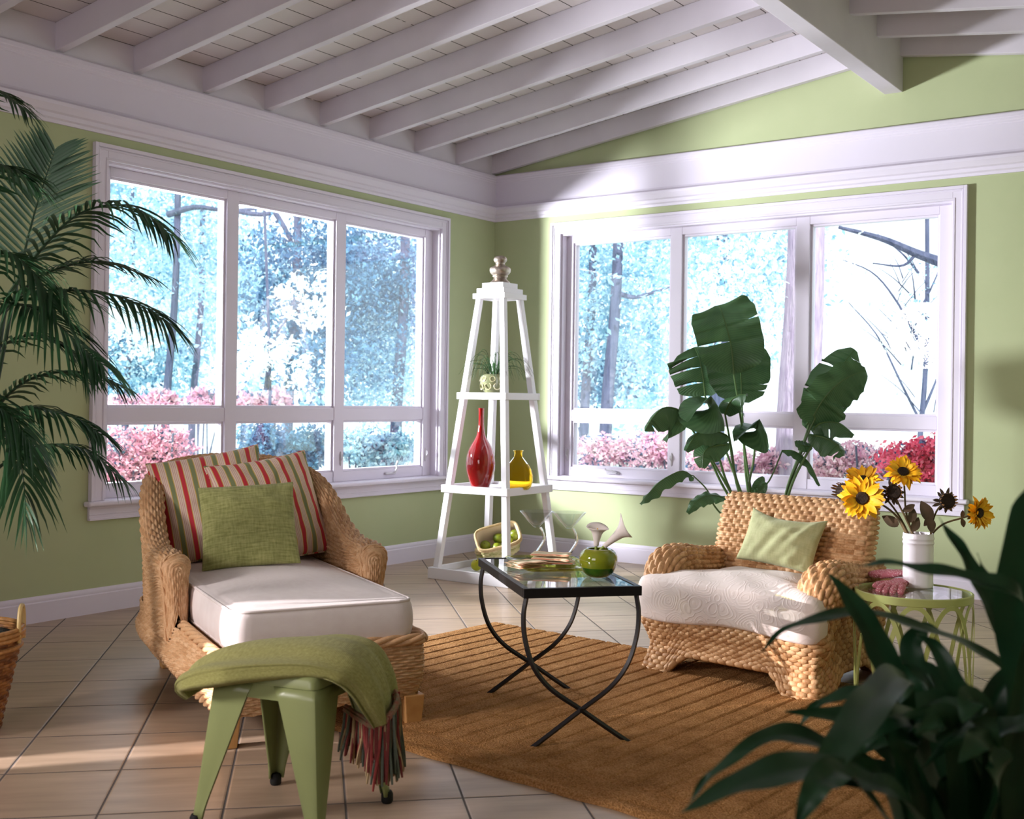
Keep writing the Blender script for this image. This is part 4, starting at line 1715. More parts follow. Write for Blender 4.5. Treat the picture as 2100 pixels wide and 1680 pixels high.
for sx in (-1, 1):
    for y in (.035, CLEN - .10):
        b = MB()
        x0 = sx * (.325 if y < .5 else .28)
        q0 = [(x0 - .028, y - .028, 0), (x0 + .028, y - .028, 0), (x0 + .028, y + .028, 0), (x0 - .028, y + .028, 0)]
        q1 = [(x0 - .038, y - .034, .11), (x0 + .038, y - .034, .11), (x0 + .038, y + .034, .11), (x0 - .038, y + .034, .11)]
        b.hexa(q0, q1)
        obj('foot', b, M['feet'], ch, smooth=False, bevel=.004)

# mattress
ma = thing('mattress', 'thick cream mattress with piped edges on the wicker chaise', 'cushion', cl(0, .6, .306), CA)
mw, ml, mh = .322, .62, .138
nU, nV = 60, 80


def rr(n, hx, y0, y1, r_):
    P = []
    for (cx, cy, a0) in ((hx - r_, y0 + r_, -PI / 2), (hx - r_, y1 - r_, 0), (-hx + r_, y1 - r_, PI / 2), (-hx + r_, y0 + r_, PI)):
        for k in range(n):
            a = a0 + PI / 2 * k / (n - 1)
            P.append((cx + r_ * math.cos(a), cy + r_ * math.sin(a)))
    P = np.array(P)
    Q = np.vstack([P, P[:1]])
    d = np.concatenate([[0], np.cumsum(np.linalg.norm(np.diff(Q, axis=0), axis=1))])
    t = np.linspace(0, d[-1], 160, endpoint=False)
    return np.stack([np.interp(t, d, Q[:, 0]), np.interp(t, d, Q[:, 1])], 1)


lay = []
prof = [(.000, .955, .001), (.004, .985, .004), (.030, 1.012, .01), (.068, 1.022, .01), (.110, 1.012, .01), (.132, .992, .008), (.140, .965, 0)]
for z, s_, _ in prof:
    q = rr(12, mw * s_, -.60 + (1 - s_) * .3, .62, .055)
    lay.append(np.c_[q, np.full(len(q), z)])
base_ring = lay[-1]
cpt = A3((0, .02, .140))
for s_ in (.94, .85, .7, .5, .3, .12):
    z = .140 + .026 * (1 - s_ ** 2.2)
    lay.append(np.c_[(base_ring[:, :2] - cpt[:2]) * s_ + cpt[:2], np.full(len(base_ring), z)])
P = np.array(lay).transpose(1, 0, 2)
b = MB()
Pf = cat(P, 40, False, 1)
a = np.arange(160)
Pf[:, 24:, 2] += .004 * np.sin(Pf[:, 24:, 1] * 7 + 2 * np.sin(Pf[:, 24:, 0] * 5))
b.grid(Pf, cu=True)
b.add(Pf[:, -1], [list(range(160))])
b.add(Pf[:, 0], [list(range(160))[::-1]])
obj('cover', b, M['cream'], ma, ang=180)
for z, s_ in ((.1365, .985), (.006, .99)):
    b = MB()
    q = rr(12, mw * s_, -.60 + (1 - s_) * .3, .62, .055)
    q = np.c_[q, np.full(len(q), z)]
    b.tube(np.vstack([q, q[:1]]), .0055, 8, cap=False)
    obj('piping', b, M['cream'], ma, ang=180)


# cushions leaning on the back: position from their photo corners at the chaise's depth
def lean_axes(rot, lean, yaw=0):
    x = CW_X * math.cos(yaw) + CW_Y * math.sin(yaw)
    back = np.cross(A3((0, 0, 1)), x)
    nrm = unit(-back * math.cos(lean) + A3((0, 0, 1)) * math.sin(lean))
    up = np.cross(nrm, x)
    return unit(x * math.cos(rot) + up * math.sin(rot)), nrm


x_, n_ = lean_axes(R(11), R(26), R(-10))
pillow('striped_pillow', 'red gold and green striped pillow leaning in the left corner of the chaise', .47, .47, .17, cl(-.115, 1.165, .690), x_, n_, 'stripe', 4, None, welt=.0045, welt_mat='stripe', group='striped pillows on the chaise', pinch=.06)
x_, n_ = lean_axes(R(8), R(24), R(8))
pillow('striped_pillow', 'red gold and green striped pillow leaning in the right corner of the chaise', .47, .47, .16, cl(.115, 1.115, .668), x_, n_, 'stripe', 9, None, welt=.0045, welt_mat='stripe', group='striped pillows on the chaise', pinch=.06)
x_, n_ = lean_axes(R(4), R(32), R(-14))
pillow('green_pillow', 'olive green slub weave pillow leaning on the two striped pillows', .385, .37, .12, cl(-.035, .90, .628), x_, n_, 'greenweave', 2, None, pinch=.05)

# ------------------------------------------------------------------ braided seagrass armchair
AL = A3((3.30, -2.87, 0))
AA = R(-7)
ar = thing('armchair', 'low braided seagrass club armchair with cream seat cushion on the rug', 'armchair', AL, AA)


def al(x, y, z):
    c, s = math.cos(AA), math.sin(AA)
    return A3((AL[0] + x * c - y * s, AL[1] + x * s + y * c, z))


AX, AY = A3((math.cos(AA), math.sin(AA), 0)), A3((-math.sin(AA), math.cos(AA), 0))
HX, DP = .392, .64
# base skirt with bracket feet
n = 120
pl = []
r_ = .07
P0 = [(0, 0), (HX - r_, 0), (HX - r_ * .28, r_ * .28), (HX, r_), (HX, DP - r_), (HX - r_ * .28, DP - r_ * .28), (HX - r_, DP), (0, DP)]
P0 = P0 + [(-x, y) for x, y in P0[1:-1]][::-1]
q, LQ = even(np.array(P0), n, True, 0)
tn = np.roll(q, -1, 0) - np.roll(q, 1, 0)
tn /= np.linalg.norm(tn, axis=1)[:, None]
nr = np.c_[tn[:, 1], -tn[:, 0]]


def foot_gap(x, y):
    """height of the lower edge: feet at the corners, arches between"""
    if y < .08 or y > DP - .08:
        d = HX - abs(x)
        return float(np.interp(d, [0, .11, .15, .20, .40], [0, 0, .05, .088, .088]))
    d = min(y, DP - y)
    return float(np.interp(d, [0, .11, .16, .21, .4], [0, 0, .05, .085, .085]))


tt = [0, .12, .28, .45, .62, .8, .93, 1.0]
off = [.022, .014, -.004, -.012, .004, .026, .030, .010]
G = np.zeros((n, len(tt), 3))
for i in range(n):
    x, y = q[i]
    zb = foot_gap(x, y)
    front = np.interp(y, [0, .05, .12], [1, 1, 0])
    zt = .262 * front + .42 * (1 - front)
    for j, t_ in enumerate(tt):
        z = zb + (zt - zb) * t_
        zz = z / .27 if front > .5 else z / .42
        o_ = np.interp(z / .262 if y < .1 else z / .42 * .92, tt, off)
        G[i, j] = (x + nr[i, 0] * o_, y + nr[i, 1] * o_, z)
b = MB()
woven(b, G, cu=True, su=.040, rv=.021, amp=.014, nu=7, nv=5, seed=3)
obj('base', b, M['seagrass'], ar, ang=180, solid=.02)
# seat deck
b = MB()
b.bounds((-HX + .03, .02, .22), (HX - .03, DP - .03, .238))
obj('deck', b, M['seagrass'], ar, smooth=False)

# back: thick slab that leans and rolls over at the top
lv = [(.30, .50, .075, .36), (.42, .515, .075, .365), (.54, .545, .075, .368), (.62, .57, .072, .368), (.68, .588, .062, .366), (.715, .598, .042, .362), (.728, .602, .018, .350), (.732, .603, .002, .338)]
G = []
for z, y, th, hw in lv:
    a = np.linspace(0, 2 * PI, 44, endpoint=False)
    cx, cy = np.cos(a), np.sin(a)
    ex = .22
    G.append(np.stack([np.sign(cx) * np.abs(cx) ** ex * hw, y + np.sign(cy) * np.abs(cy) ** .55 * th, z - .10 * np.sign(cy) * np.abs(cy) * (th * 1.0)], 1))
G = np.array(G).transpose(1, 0, 2)
b = MB()
woven(b, G, cu=True, su=.040, rv=.021, amp=.014, nu=7, nv=5, seed=4)
b.add(G[:, -1], [list(range(44))])
obj('backrest', b, M['seagrass'], ar, ang=180)

# arms: fat rolls that flare outward at the front, on a panel
for s_ in (-1, 1):
    P = [(.352, .60, .420), (.354, .48, .424), (.360, .34, .430), (.366, .21, .442), (.368, .13, .436), (.367, .085, .405), (.364, .062, .35), (.362, .055, .28), (.36, .06, .23)]
    rd = [.066, .066, .070, .080, .085, .080, .068, .058, .050]
    P = np.array([(s_ * x, y, z) for x, y, z in P])
    Q = cat(np.c_[P, rd], 40)
    C_, rd = Q[:, :3], Q[:, 3]
    T_ = np.gradient(C_, axis=0)
    T_ /= np.linalg.norm(T_, axis=1)[:, None]
    B_ = np.tile(A3((1, 0, 0)), (40, 1))
    N_ = np.cross(T_, B_)
    a = np.linspace(0, 2 * PI, 30, endpoint=False)
    G = np.zeros((30, 40, 3))
    for j in range(40):
        G[:, j] = C_[j] + rd[j] * (np.cos(a)[:, None] * B_[j] * 1.08 + np.sin(a)[:, None] * N_[j])
    b = MB()
    woven(b, G.transpose(1, 0, 2), cv=True, su=.040, rv=.021, amp=.014, nu=6, nv=5, seed=5, flip=True)
    obj('arm', b, M['seagrass'], ar, ang=180)

# seat cushion: T shaped, crowned, embossed
sc = thing('seat_cushion', 'cream embossed damask seat cushion on the seagrass armchair', 'cushion', al(0, 0, .239), AA)
out = [(0, -.055), (.20, -.06), (.36, -.055), (.415, -.035), (.425, .01), (.418, .05), (.36, .075), (.305, .10), (.29, .16), (.285, .30), (.28, .44), (.25, .475), (.12, .485), (0, .485)]
out = out + [(-x, y) for x, y in out[1:-1]][::-1]
ring, _ = even(np.array(out), 150, True, 0)
c0 = A3((0, .2))
lay = []
for z, s_ in ((-.004, .95), (.004, .985), (.03, 1.005), (.075, 1.012), (.12, 1.005), (.150, .982), (.163, .95)):
    lay.append(np.c_[(ring - c0) * s_ + c0, np.full(150, z)])
for s_ in (.86, .74, .6, .45, .3, .14):
    lay.append(np.c_[(ring - c0) * s_ + c0, np.full(150, .163 + .045 * (1 - s_ ** 2))])
G = cat(np.array(lay).transpose(1, 0, 2), 44, False, 1)
w_ = np.sin(G[..., 0] * 26 + 3 * G[..., 1] * 9) * np.sin(G[..., 1] * 14 + 1) * .003
G[..., 2] += w_ * np.clip(G[..., 2] / .1, 0, 1)
# front face slumps a little to the right
G[..., 2] += .012 * np.sin(G[..., 0] * 9 + 1) * np.clip(-G[..., 1] * 9 + .5, 0, 1) * (G[..., 2] < .1)
uv = np.zeros((151, 44, 2))
arc = np.linspace(0, 2.8, 151)
for j in range(44):
    Gx = np.vstack([G[:, j], G[:1, j]])
    top = j > 22
    uv[:, j, 0] = Gx[:, 0] * 1.0
    uv[:, j, 1] = Gx[:, 1] - 1.3 * Gx[:, 2]
b = MB()
b.grid(G, cu=True, uv=uv)
b.add(G[:, -1], [list(range(150))], np.c_[G[:, -1, 0], G[:, -1, 1] - 1.3 * G[:, -1, 2]])
b.add(G[:, 0], [list(range(150))[::-1]])
obj('cover', b, M['damask'], sc, ang=180)
xx = unit(AX * math.cos(R(-5)) + A3((0, 0, 1)) * math.sin(R(-5)))
nn_ = unit(-AY * math.cos(R(26)) + A3((0, 0, 1)) * math.sin(R(26)))
pillow('sage_pillow', 'small sage green linen pillow leaning in the seagrass armchair', .36, .245, .12, al(.030, .385, .562), xx, nn_, 'sage', 6, None, pinch=.085, sag=.10, wr=.007)

# ------------------------------------------------------------------ jute rug
RA = R(-4.25)
ru = A3((math.cos(RA), math.sin(RA), 0))
rv_ = A3((-math.sin(RA), math.cos(RA), 0))
R0 = A3((1.816, -2.429, 0)) - rv_ * 1.83        # front left corner
RW, RL = 2.75, 1.83
nx, ny = 560, 120
u = np.linspace(0, RW, nx)
v = np.linspace(0, RL, ny)
U, V = np.meshgrid(u, v, indexing='ij')
rg = np.random.RandomState(5)
nz = rg.rand(nx, ny)
ribs = np.abs(((U / .088) % 1) - .5) * 2
groove = np.clip((ribs - .80) / .20, 0, 1)
inner = (V > .17).astype(float)
b1 = np.exp(-((V - .165) / .010) ** 2) + np.exp(-((V - .06) / .010) ** 2)
Z = .014 - .007 * groove * inner - .007 * b1 + .0022 * (nz - .5)
diag = np.abs((((U + V * 1.3) / .16) % 1) - .5) * 2
Z -= .005 * np.clip((diag - .82) / .18, 0, 1) * (V < .155) * (V > .07)
edge = np.minimum(np.minimum(U, RW - U), np.minimum(V, RL - V))
Z *= np.clip(edge / .012, 0, 1) ** .4
wob = .004 * np.sin(U * 23) * (V < .01) + .004 * np.sin(U * 31 + 2) * (V > RL - .01)
b = MB()
G = R0 + U[..., None] * ru + (V + wob)[..., None] * rv_
G[..., 2] = Z + .001
b.grid(G)
tag(obj('jute_rug', b, M['rug'], None, ang=180), 'golden brown ribbed jute rug under the coffee table and armchair', 'rug')

# ------------------------------------------------------------------ green metal stool
SC0 = A3((2.98, -4.96, 0))
SA = R(13)
st = thing('metal_stool', 'apple green sheet metal stool in front of the chaise', 'stool', SC0, SA)
SH_ = .425
hs, hf = .152, .195


def rsq(h, r_, n=7):
    P = []
    for cx, cy, a0 in ((h - r_, -h + r_, -PI / 2), (h - r_, h - r_, 0), (-h + r_, h - r_, PI / 2), (-h + r_, -h + r_, PI)):
        for k in range(n):
            a = a0 + PI / 2 * k / (n - 1)
            P.append((cx + r_ * math.cos(a), cy + r_ * math.sin(a)))
    return np.array(P)


lay = []
for z, h, r_ in ((SH_ - .070, .160, .02), (SH_ - .034, .157, .02), (SH_ - .032, .161, .022), (SH_ - .012, .159, .022), (SH_ - .003, .154, .024), (SH_, .146, .026), (SH_ - .0015, .12, .03), (SH_ - .0015, .02, .01)):
    q = rsq(h, r_)
    lay.append(np.c_[q, np.full(len(q), z)])
b = MB()
G = np.array(lay).transpose(1, 0, 2)
b.grid(G, cu=True)
b.add(G[:, -1], [list(range(G.shape[0]))])
obj('seat', b, M['steel'], st, ang=50)
for sx in (-1, 1):
    for sy in (-1, 1):
        b = MB()
        top, bot = A3((sx * .158, sy * .158, SH_ - .034)), A3((sx * hf, sy * hf, .022))
        n = 14
        rows = []
        for i in range(n):
            t = i / (n - 1)
            c = top + (bot - top) * t
            w_ = np.interp(t, [0, .08, .9, 1], [.125, .112, .034, .030])
            # folded sheet: two wings meeting in a rounded corner, with a pressed rib low down
            a_ = c + A3((-sx * w_, 0, 0))
            d_ = c + A3((0, -sy * w_, 0))
            e = min(.012, w_ * .3)
            c1 = c + A3((-sx * e, 0, 0))
            c2 = c + A3((0, -sy * e, 0))
            cm = c + A3((-sx * e * .28, -sy * e * .28, 0))
            rib = .004 * math.exp(-((t - .72) / .2) ** 4)
            mid1 = (a_ + c1) / 2 + A3((0, -sy * rib, 0))
            rows.append([a_ + A3((0, -sy * .006, 0)), a_, mid1, c1, cm, c2, (d_ + c2) / 2, d_, d_ + A3((-sx * .006, 0, 0))])
        b.grid(np.array(rows), flip=(sx * sy < 0))
        lg = obj('leg', b, M['steel'], st, ang=35, solid=.003)
        b = MB()
        b.lathe([(.001, 0), (.014, 0), (.017, .006), (.017, .026), (.013, .034), (.001, .034)], 14, c=(sx * (hf - .008), sy * (hf - .008), 0))
        obj('rubber_foot', b, M['rubber'], lg)
b = MB()
for s_ in (-1, 1):
    d = unit((1, s_, 0))
    n_ = A3((-d[1], d[0], 0))
    b.box((0, 0, SH_ - .085 - .0015 * s_), (.42, .018, .003), np.stack([d, n_, A3((0, 0, 1))], 1))
obj('cross_brace', b, M['steel'], st, smooth=False)

# ------------------------------------------------------------------ folded throw with a yarn fringe over the stool
dz = .03
dep0 = float((SC0 - CAM) @ FW)
spine = [(415, 1414, .02), (404, 1392, .02), (430, 1376, .0), (500, 1360, -.02), (590, 1350, -.02), (672, 1348, -.02), (728, 1362, -.02), (758, 1394, -.02), (775, 1434, -.03), (788, 1474, -.03)]
S = np.array([at(x, y, dep0 + d) for x, y, d in spine])
S, LS = even(S, 70, False, 0)
n = len(S)
T_ = np.gradient(S, axis=0)
T_ /= np.linalg.norm(T_, axis=1)[:, None]
dpt = unit(A3((FW[0], FW[1], 0)) * 1.0 + A3((RT[0], RT[1], 0)) * .12)
N_ = np.cross(dpt, T_)
N_ /= np.linalg.norm(N_, axis=1)[:, None]
N_ *= np.sign(N_[n // 2, 2])
tw = thing('throw_blanket', 'folded moss green throw with long striped fringe draped over the green stool', 'blanket', S[n // 2], 0)
m_ = 56
th_ = np.linspace(0, 2 * PI, m_, endpoint=False)
G = np.zeros((n, m_, 3))
for i in range(n):
    s_ = i / (n - 1)
    hd = np.interp(s_, [0, .1, .3, .75, .9, 1], [.10, .15, .185, .165, .12, .085])
    tk_ = np.interp(s_, [0, .06, .2, .6, .75, .9, 1], [.012, .026, .036, .036, .036, .032, .020])
    cx, cy = np.cos(th_), np.sin(th_)
    a = np.sign(cx) * np.abs(cx) ** .6 * hd
    c = np.sign(cy) * np.abs(cy) ** .75 * tk_
    fold = .006 * np.sin(a / hd * 5 + 4 * s_) + .007 * np.sin(a / hd * 9 + 9 * s_) * np.interp(s_, [0, .5, 1], [.6, .3, 1.2])
    lift = .012 * np.exp(-((a / hd - .25) / .5) ** 2) * np.interp(s_, [0, .25, .7, 1], [.2, 1, 1, .3])
    # layered edge on the viewer's side
    lay_ = .004 * np.sign(np.sin(6 * c / max(tk_, .01))) * (cx < -.5)
    G[i] = S[i] + (a + lay_)[:, None] * dpt + (c + (fold + lift) * (cy > -.2))[:, None] * N_[i]
uv = np.stack(np.meshgrid(np.linspace(0, LS, n), np.linspace(0, .7, m_ + 1), indexing='ij'), -1)
b = MB()
b.grid(G, cv=True, uv=uv)
b.add(G[0], [list(range(m_))])
b.add(G[-1], [list(range(m_))[::-1]])
obj('cloth', b, M['throw'], tw, world=True, ang=180)
cols = [lin(150, 62, 58), lin(170, 146, 108), lin(96, 104, 90), lin(120, 54, 50)]
fb = [MB() for _ in cols]
rg = np.random.RandomState(11)
cam_dep = dep0 - .03
edge = cat(np.array([at(708, 1462, cam_dep + .06), at(738, 1482, cam_dep + .0), at(770, 1498, cam_dep - .06), at(800, 1476, cam_dep - .06), at(814, 1446, cam_dep + .0), at(806, 1425, cam_dep + .08)]), 130)
for i in range(130):
    p = edge[i] + rg.normal(size=3) * .004
    f = i / 129
    L = np.interp(f, [0, .3, .55, .8, 1], [.10, .13, .16, .185, .18]) * rg.uniform(.85, 1.08)
    sw = rg.normal(size=3) * .010
    sw[2] = 0
    P = cat(np.array([p + A3((0, 0, .012)), p + sw * .3 - A3((0, 0, L * .35)), p + sw * .9 - A3((0, 0, L * .7)), p + sw * 1.3 - A3((0, 0, L))]), 7)
    fb[rg.randint(0, 4)].tube(P, np.array([.0036, .004, .004, .004, .0042, .004, .0028]), 5)
for k_, (bb, c) in enumerate(zip(fb, cols)):
    o = obj('fringe', bb, mat('fringe yarn %d' % k_, c, .95, bump=.6, bscale=200), tw, world=True)
    o['kind'] = 'stuff'
b = MB()
b.tube(edge + A3((0, 0, .010)), .009, 7)
b.tube(edge + A3((0, 0, .018)) + dpt * .004, .006, 7)
obj('fringe_band', b, mat('fringe band', lin(158, 96, 78), .95, vary=lin(120, 120, 90), vscale=60, bump=.8, bscale=150), tw, world=True)

# ------------------------------------------------------------------ lime drum table
DT = at(1873, 1209, 4.48) * A3((1, 1, 0))
dr = thing('drum_table', 'round lime green drum table of interlaced metal hoops with a glass top', 'table', DT)
DR, DH = .218, .432
b = MB()
b.lathe([(DR - .016, DH - .030), (DR, DH - .030), (DR + .002, DH - .028), (DR + .002, DH - .002), (DR, DH), (DR - .006, DH + .001), (DR - .008, DH - .004), (DR - .016, DH - .006), (DR - .016, DH - .030)], 64)
obj('top_rim', b, M['drum'], dr)
b = MB()
b.lathe([(.0005, DH - .010), (DR - .009, DH - .010), (DR - .009, DH - .003), (.0005, DH - .003)], 64)
obj('glass_top', b, M['tabletop'], dr)
for k_ in range(10):
    b = MB()
    a0 = 2 * PI * k_ / 10
    span = 2 * PI / 10 * 1.02
    P, Nn = [], []
    for t in np.linspace(-1, 1, 41):
        a = a0 + t * span
        z = (DH - .032) * (1 - abs(t) ** 2.3)
        P.append((DR * math.cos(a), DR * math.sin(a), z))
        Nn.append((math.cos(a), math.sin(a), 0))
    P, Nn = np.array(P), np.array(Nn)
    tn = np.gradient(P, axis=0)
    tn /= np.linalg.norm(tn, axis=1)[:, None]
    wv = np.cross(Nn, tn)
    th = .0025 * (1 if k_ % 2 else -1)
    rows = []
    for s_, o_ in ((-.0085, .0015), (.0085, .0015), (.0085, -.0015), (-.0085, -.0015)):
        rows.append(P + wv * s_ + Nn * (o_ + th))
    b.grid(np.array(rows).transpose(1, 0, 2), cv=True)
    obj('hoop', b, M['drum'], dr, ang=40)
b = MB()
b.lathe([(DR - .004, 0), (DR + .004, 0), (DR + .004, .008), (DR - .004, .008), (DR - .004, 0)], 64)
obj('foot_ring', b, M['drum'], dr)
DZ = DH - .003

# pair of pink gloves on the drum table
def glove(label, wrist, tip_dir, up_dir, spread, curl, seed):
    """a limp cotton glove lying on the table: cuff, palm, four fingers and a thumb in one skin"""
    t = thing('garden_glove', label, 'glove', wrist, 0, 'pink garden gloves')
    x = unit(tip_dir)
    z = unit(A3(up_dir) - x * (A3(up_dir) @ x))
    y = np.cross(z, x)
    bm = [(0, 0, .010), (.035, 0, .012), (.075, 0, .014), (.105, 0, .014)]
    vs, es, rd = [], [], []

    def v(p, r_, par=None):
        vs.append(A3(wrist) + p[0] * x + p[1] * y + p[2] * z)
        rd.append(r_)
        if par is not None:
            es.append((par, len(vs) - 1))
        return len(vs) - 1
    i0 = v((0, 0, .016), (.034, .012))
    i1 = v((.050, .002, .017), (.038, .013), i0)
    i2 = v((.100, 0, .018), (.045, .014), i1)
    r_ = np.random.RandomState(seed)
    for k_, (o_, L) in enumerate(((-.038, .060), (-.013, .072), (.013, .070), (.038, .056))):
        a = v((.122, o_, .016), (.0155, .0125), i2)
        j1 = v((.122 + L * .5, o_ * (1 + spread), .015 + .004 * r_.rand() - curl * .3), (.0150, .0125), a)
        v((.122 + L, o_ * (1 + spread * 1.8), .013 - curl), (.0140, .0115), j1)
    a = v((.055, -.044, .015), (.016, .0125), i1)
    j1 = v((.085, -.066, .014), (.015, .012), a)
    v((.112, -.074, .012 - curl * .3), (.0135, .011), j1)
    V = np.array(vs)
    me = D.meshes.new('glove_skin')
    Mi = np.array(wm(t).inverted())
    V = V @ Mi[:3, :3].T + Mi[:3, 3]
    me.from_pydata([tuple(p) for p in V], es, [])
    o = D.objects.new('glove_skin', me)
    COL.objects.link(o)
    o.parent = t
    sk = o.modifiers.new('skin', 'SKIN')
    sk.use_smooth_shade = True
    for i, d in enumerate(me.skin_vertices[0].data):
        d.radius = rd[i]
        d.use_root = (i == 0)
    su_ = o.modifiers.new('sub', 'SUBSURF')
    su_.levels = su_.render_levels = 2
    me.materials.append(M['glove'])
    b = MB()
    P = []
    for s_, w_ in ((-.034, .046), (-.020, .042), (0, .038), (.012, .036)):
        aa = np.linspace(0, 2 * PI, 24, endpoint=False)
        P.append(np.stack([A3(wrist) + s_ * x + y * math.cos(q) * w_ + z * (math.sin(q) * .012 + .015) for q in aa]))
    b.grid(np.array(P).transpose(1, 0, 2), cu=True)
    obj('cuff', b, M['glove'], t, world=True, solid=.003, ang=180)
    return t


w1 = flo(1866, 1192, DZ)
w1[2] = DZ + .018
t1 = flo(1757, 1198, DZ) - w1
t1[2] = 0
glove('pink dotted glove lying on top with its cuff against the white crock', w1, t1, (0, 0, 1), -.15, .0, 1)
w2 = flo(1846, 1203, DZ)
w2[2] = DZ + .001
t2 = flo(1800, 1228, DZ) - w2
t2[2] = 0
glove('pink dotted glove underneath with its fingers hanging over the rim of the drum table', w2, t2, (0, 0, 1), .05, .016, 2)

# white crock with sunflowers
vc = flo(1882, 1203, DZ)
vc[2] = DZ
b = MB()
s_ = 4.55 / FPX / 4.94
pr = [(1, 0), (142, 0), (150, 8), (152, 40), (148, 60), (149, 300), (150, 400), (147, 430), (152, 440), (157, 452), (152, 466), (150, 480), (156, 490), (157, 500), (151, 515), (150, 545), (143, 548), (138, 540), (138, 60), (1, 40)]
b.lathe([(r_ * s_, z * s_) for r_, z in pr], 48)
b.v = [x + vc for x in b.v]
tag(obj('stoneware_crock', b, M['crock'], None), 'white glazed stoneware crock holding sunflowers on the drum table', 'vase')
VT = 545 * s_
VD = float((vc - CAM) @ FW)


def leafy(b, p, d, up, L, W_, curl=.3, n=8):
    """small pointed leaf"""
    x = unit(d)
    y = unit(np.cross(A3(up), x))
    z = np.cross(x, y)
    rows = []
    for i in range(n):
        t = i / (n - 1)
        w_ = W_ * math.sin(PI * min(1, t * .92 + .06)) ** .8
        c = p + x * L * t - z * curl * L * t * t
        rows.append([c - y * w_ + z * w_ * .35, c, c + y * w_ + z * w_ * .35])
    b.grid(np.array(rows))


def sunflower(label, path, face, r_, dry=False, leaves=()):
    """path: photo points from the crock's mouth up to the head; face: direction the disk looks"""
    P = np.array([at(x, y, VD + d) for x, y, d in path])
    head = P[-1]
    t = thing('dried_sunflower' if dry else 'sunflower', label, 'flower', P[0], 0, 'flowers in the white crock')
    f = unit(face)
    C_ = cat(np.vstack([P[:1] - A3((0, 0, .06)) + (vc + A3((0, 0, VT)) - P[0]) * A3((.4, .4, 0)), P]), 26)
    b = MB()
    b.tube(C_, np.linspace(.0046, .0034, 26), 7)
    obj('stem', b, M['drystem'], t, world=True)
    a1 = unit(np.cross(f, A3((.3, .1, 1))))
    a2 = np.cross(f, a1)
    rg = np.random.RandomState(len(label) + int(path[-1][0]))
    dr_ = r_ * (.34 if not dry else .62)
    b = MB()
    b.lathe([(.0005, .010), (.4 * dr_, .009), (.8 * dr_, .011), (dr_, .006), (dr_ * 1.05, -.002), (dr_ * .8, -.010), (dr_ * .3, -.018), (.004, -.024)], 24)
    b.xf(frame(a1, a2, f, head))
    obj('disk', b, M['disk'], t, world=True)
    b = MB()
    for ly in range(1 if dry else 3):
        n = (16 if dry else 17)
        for i in range(n):
            a = 2 * PI * (i + .33 * ly + .3 * rg.rand()) / n
            d = math.cos(a) * a1 + math.sin(a) * a2
            cup = rg.uniform(-.1, .75) if not dry else rg.uniform(.9, 1.6)
            L = (r_ - dr_ * .7) * rg.uniform(.85, 1.3) * (1 if not dry else .8)
            dd = unit(d + f * cup)
            leafy(b, head + d * dr_ * .85 - f * .003 * ly, dd, f, L, L * (.22 if not dry else .16), curl=rg.uniform(-.2, .45) if not dry else -.5, n=6)
    obj('petals', b, M['petaldry' if dry else 'petal'], t, world=True, ang=180)
    b = MB()
    for i in range(11):
        a = 2 * PI * (i + .4 * rg.rand()) / 11
        d = math.cos(a) * a1 + math.sin(a) * a2
        leafy(b, head + d * dr_ * .6 - f * .016, unit(d - f * rg.uniform(-.3, .5)), f, r_ * rg.uniform(.55, .8), r_ * .14, curl=rg.uniform(-.3, .5), n=5)
    obj('sepals', b, M['dryleaf'], t, world=True, ang=180)
    if leaves:
        b = MB()
        for (x, y, dd, dx, dy, L) in leaves:
            p = at(x, y, VD + dd)
            leafy(b, p, RT * dx + UP * dy - FW * .15, -FW, L, L * .30, curl=.25, n=8)
        obj('leaf', b, M['dryleaf'], t, world=True, ang=180)
    return t


TC_ = -FW
sunflower('large yellow sunflower lowest on the left, facing the room', [(1862, 1098, 0), (1840, 1060, 0), (1800, 1030, -.02), (1768, 1022, -.03)], TC_ + RT * -.15 + UP * .1, .074, leaves=[(1842, 1078, 0, -1, .6, .07)])
sunflower('yellow sunflower just above the large lowest one, tilted up', [(1864, 1098, .02), (1835, 1045, .03), (1795, 1000, .03), (1770, 985, .03)], TC_ * .6 + UP * .8 + RT * -.1, .066)
sunflower('yellow sunflower at the top middle against the red azalea', [(1872, 1100, .02), (1858, 1050, .02), (1855, 1005, .02), (1852, 968, .02)], TC_ * .75 + UP * .75, .064)
sunflower('yellow sunflower out on the far right', [(1910, 1098, 0), (1935, 1075, 0), (1975, 1062, 0), (2008, 1052, -.01)], TC_ * .8 + RT * .55, .058, leaves=[(1972, 1064, 0, .3, -1, .035), (1972, 1062, 0, .2, 1, .03)])
sunflower('withered sunflower at the far left behind the chair back', [(1860, 1098, .03), (1830, 1050, .04), (1780, 1022, .05), (1728, 1008, .05)], RT * -.8 + TC_ * .5 + UP * .2, .052, True)
sunflower('withered sunflower in the middle below the top yellow one', [(1874, 1100, -.02), (1856, 1060, -.03), (1846, 1040, -.03), (1832, 1010, -.03)], TC_ + RT * -.1 + UP * .25, .048, True, leaves=[(1868, 1072, -.03, .15, 1, .06), (1852, 1048, -.03, .35, .2, .05), (1870, 1090, -.03, .4, .8, .06)])
sunflower('withered sunflower right of the middle above the crock', [(1908, 1098, -.01), (1914, 1065, -.02), (1925, 1042, -.02), (1942, 1028, -.02)], TC_ + RT * .1 + UP * .15, .050, True, leaves=[(1908, 1070, -.03, -.5, 1.2, .085), (1906, 1062, -.03, .2, -1, .06), (1912, 1055, -.02, -.6, -.9, .055)])


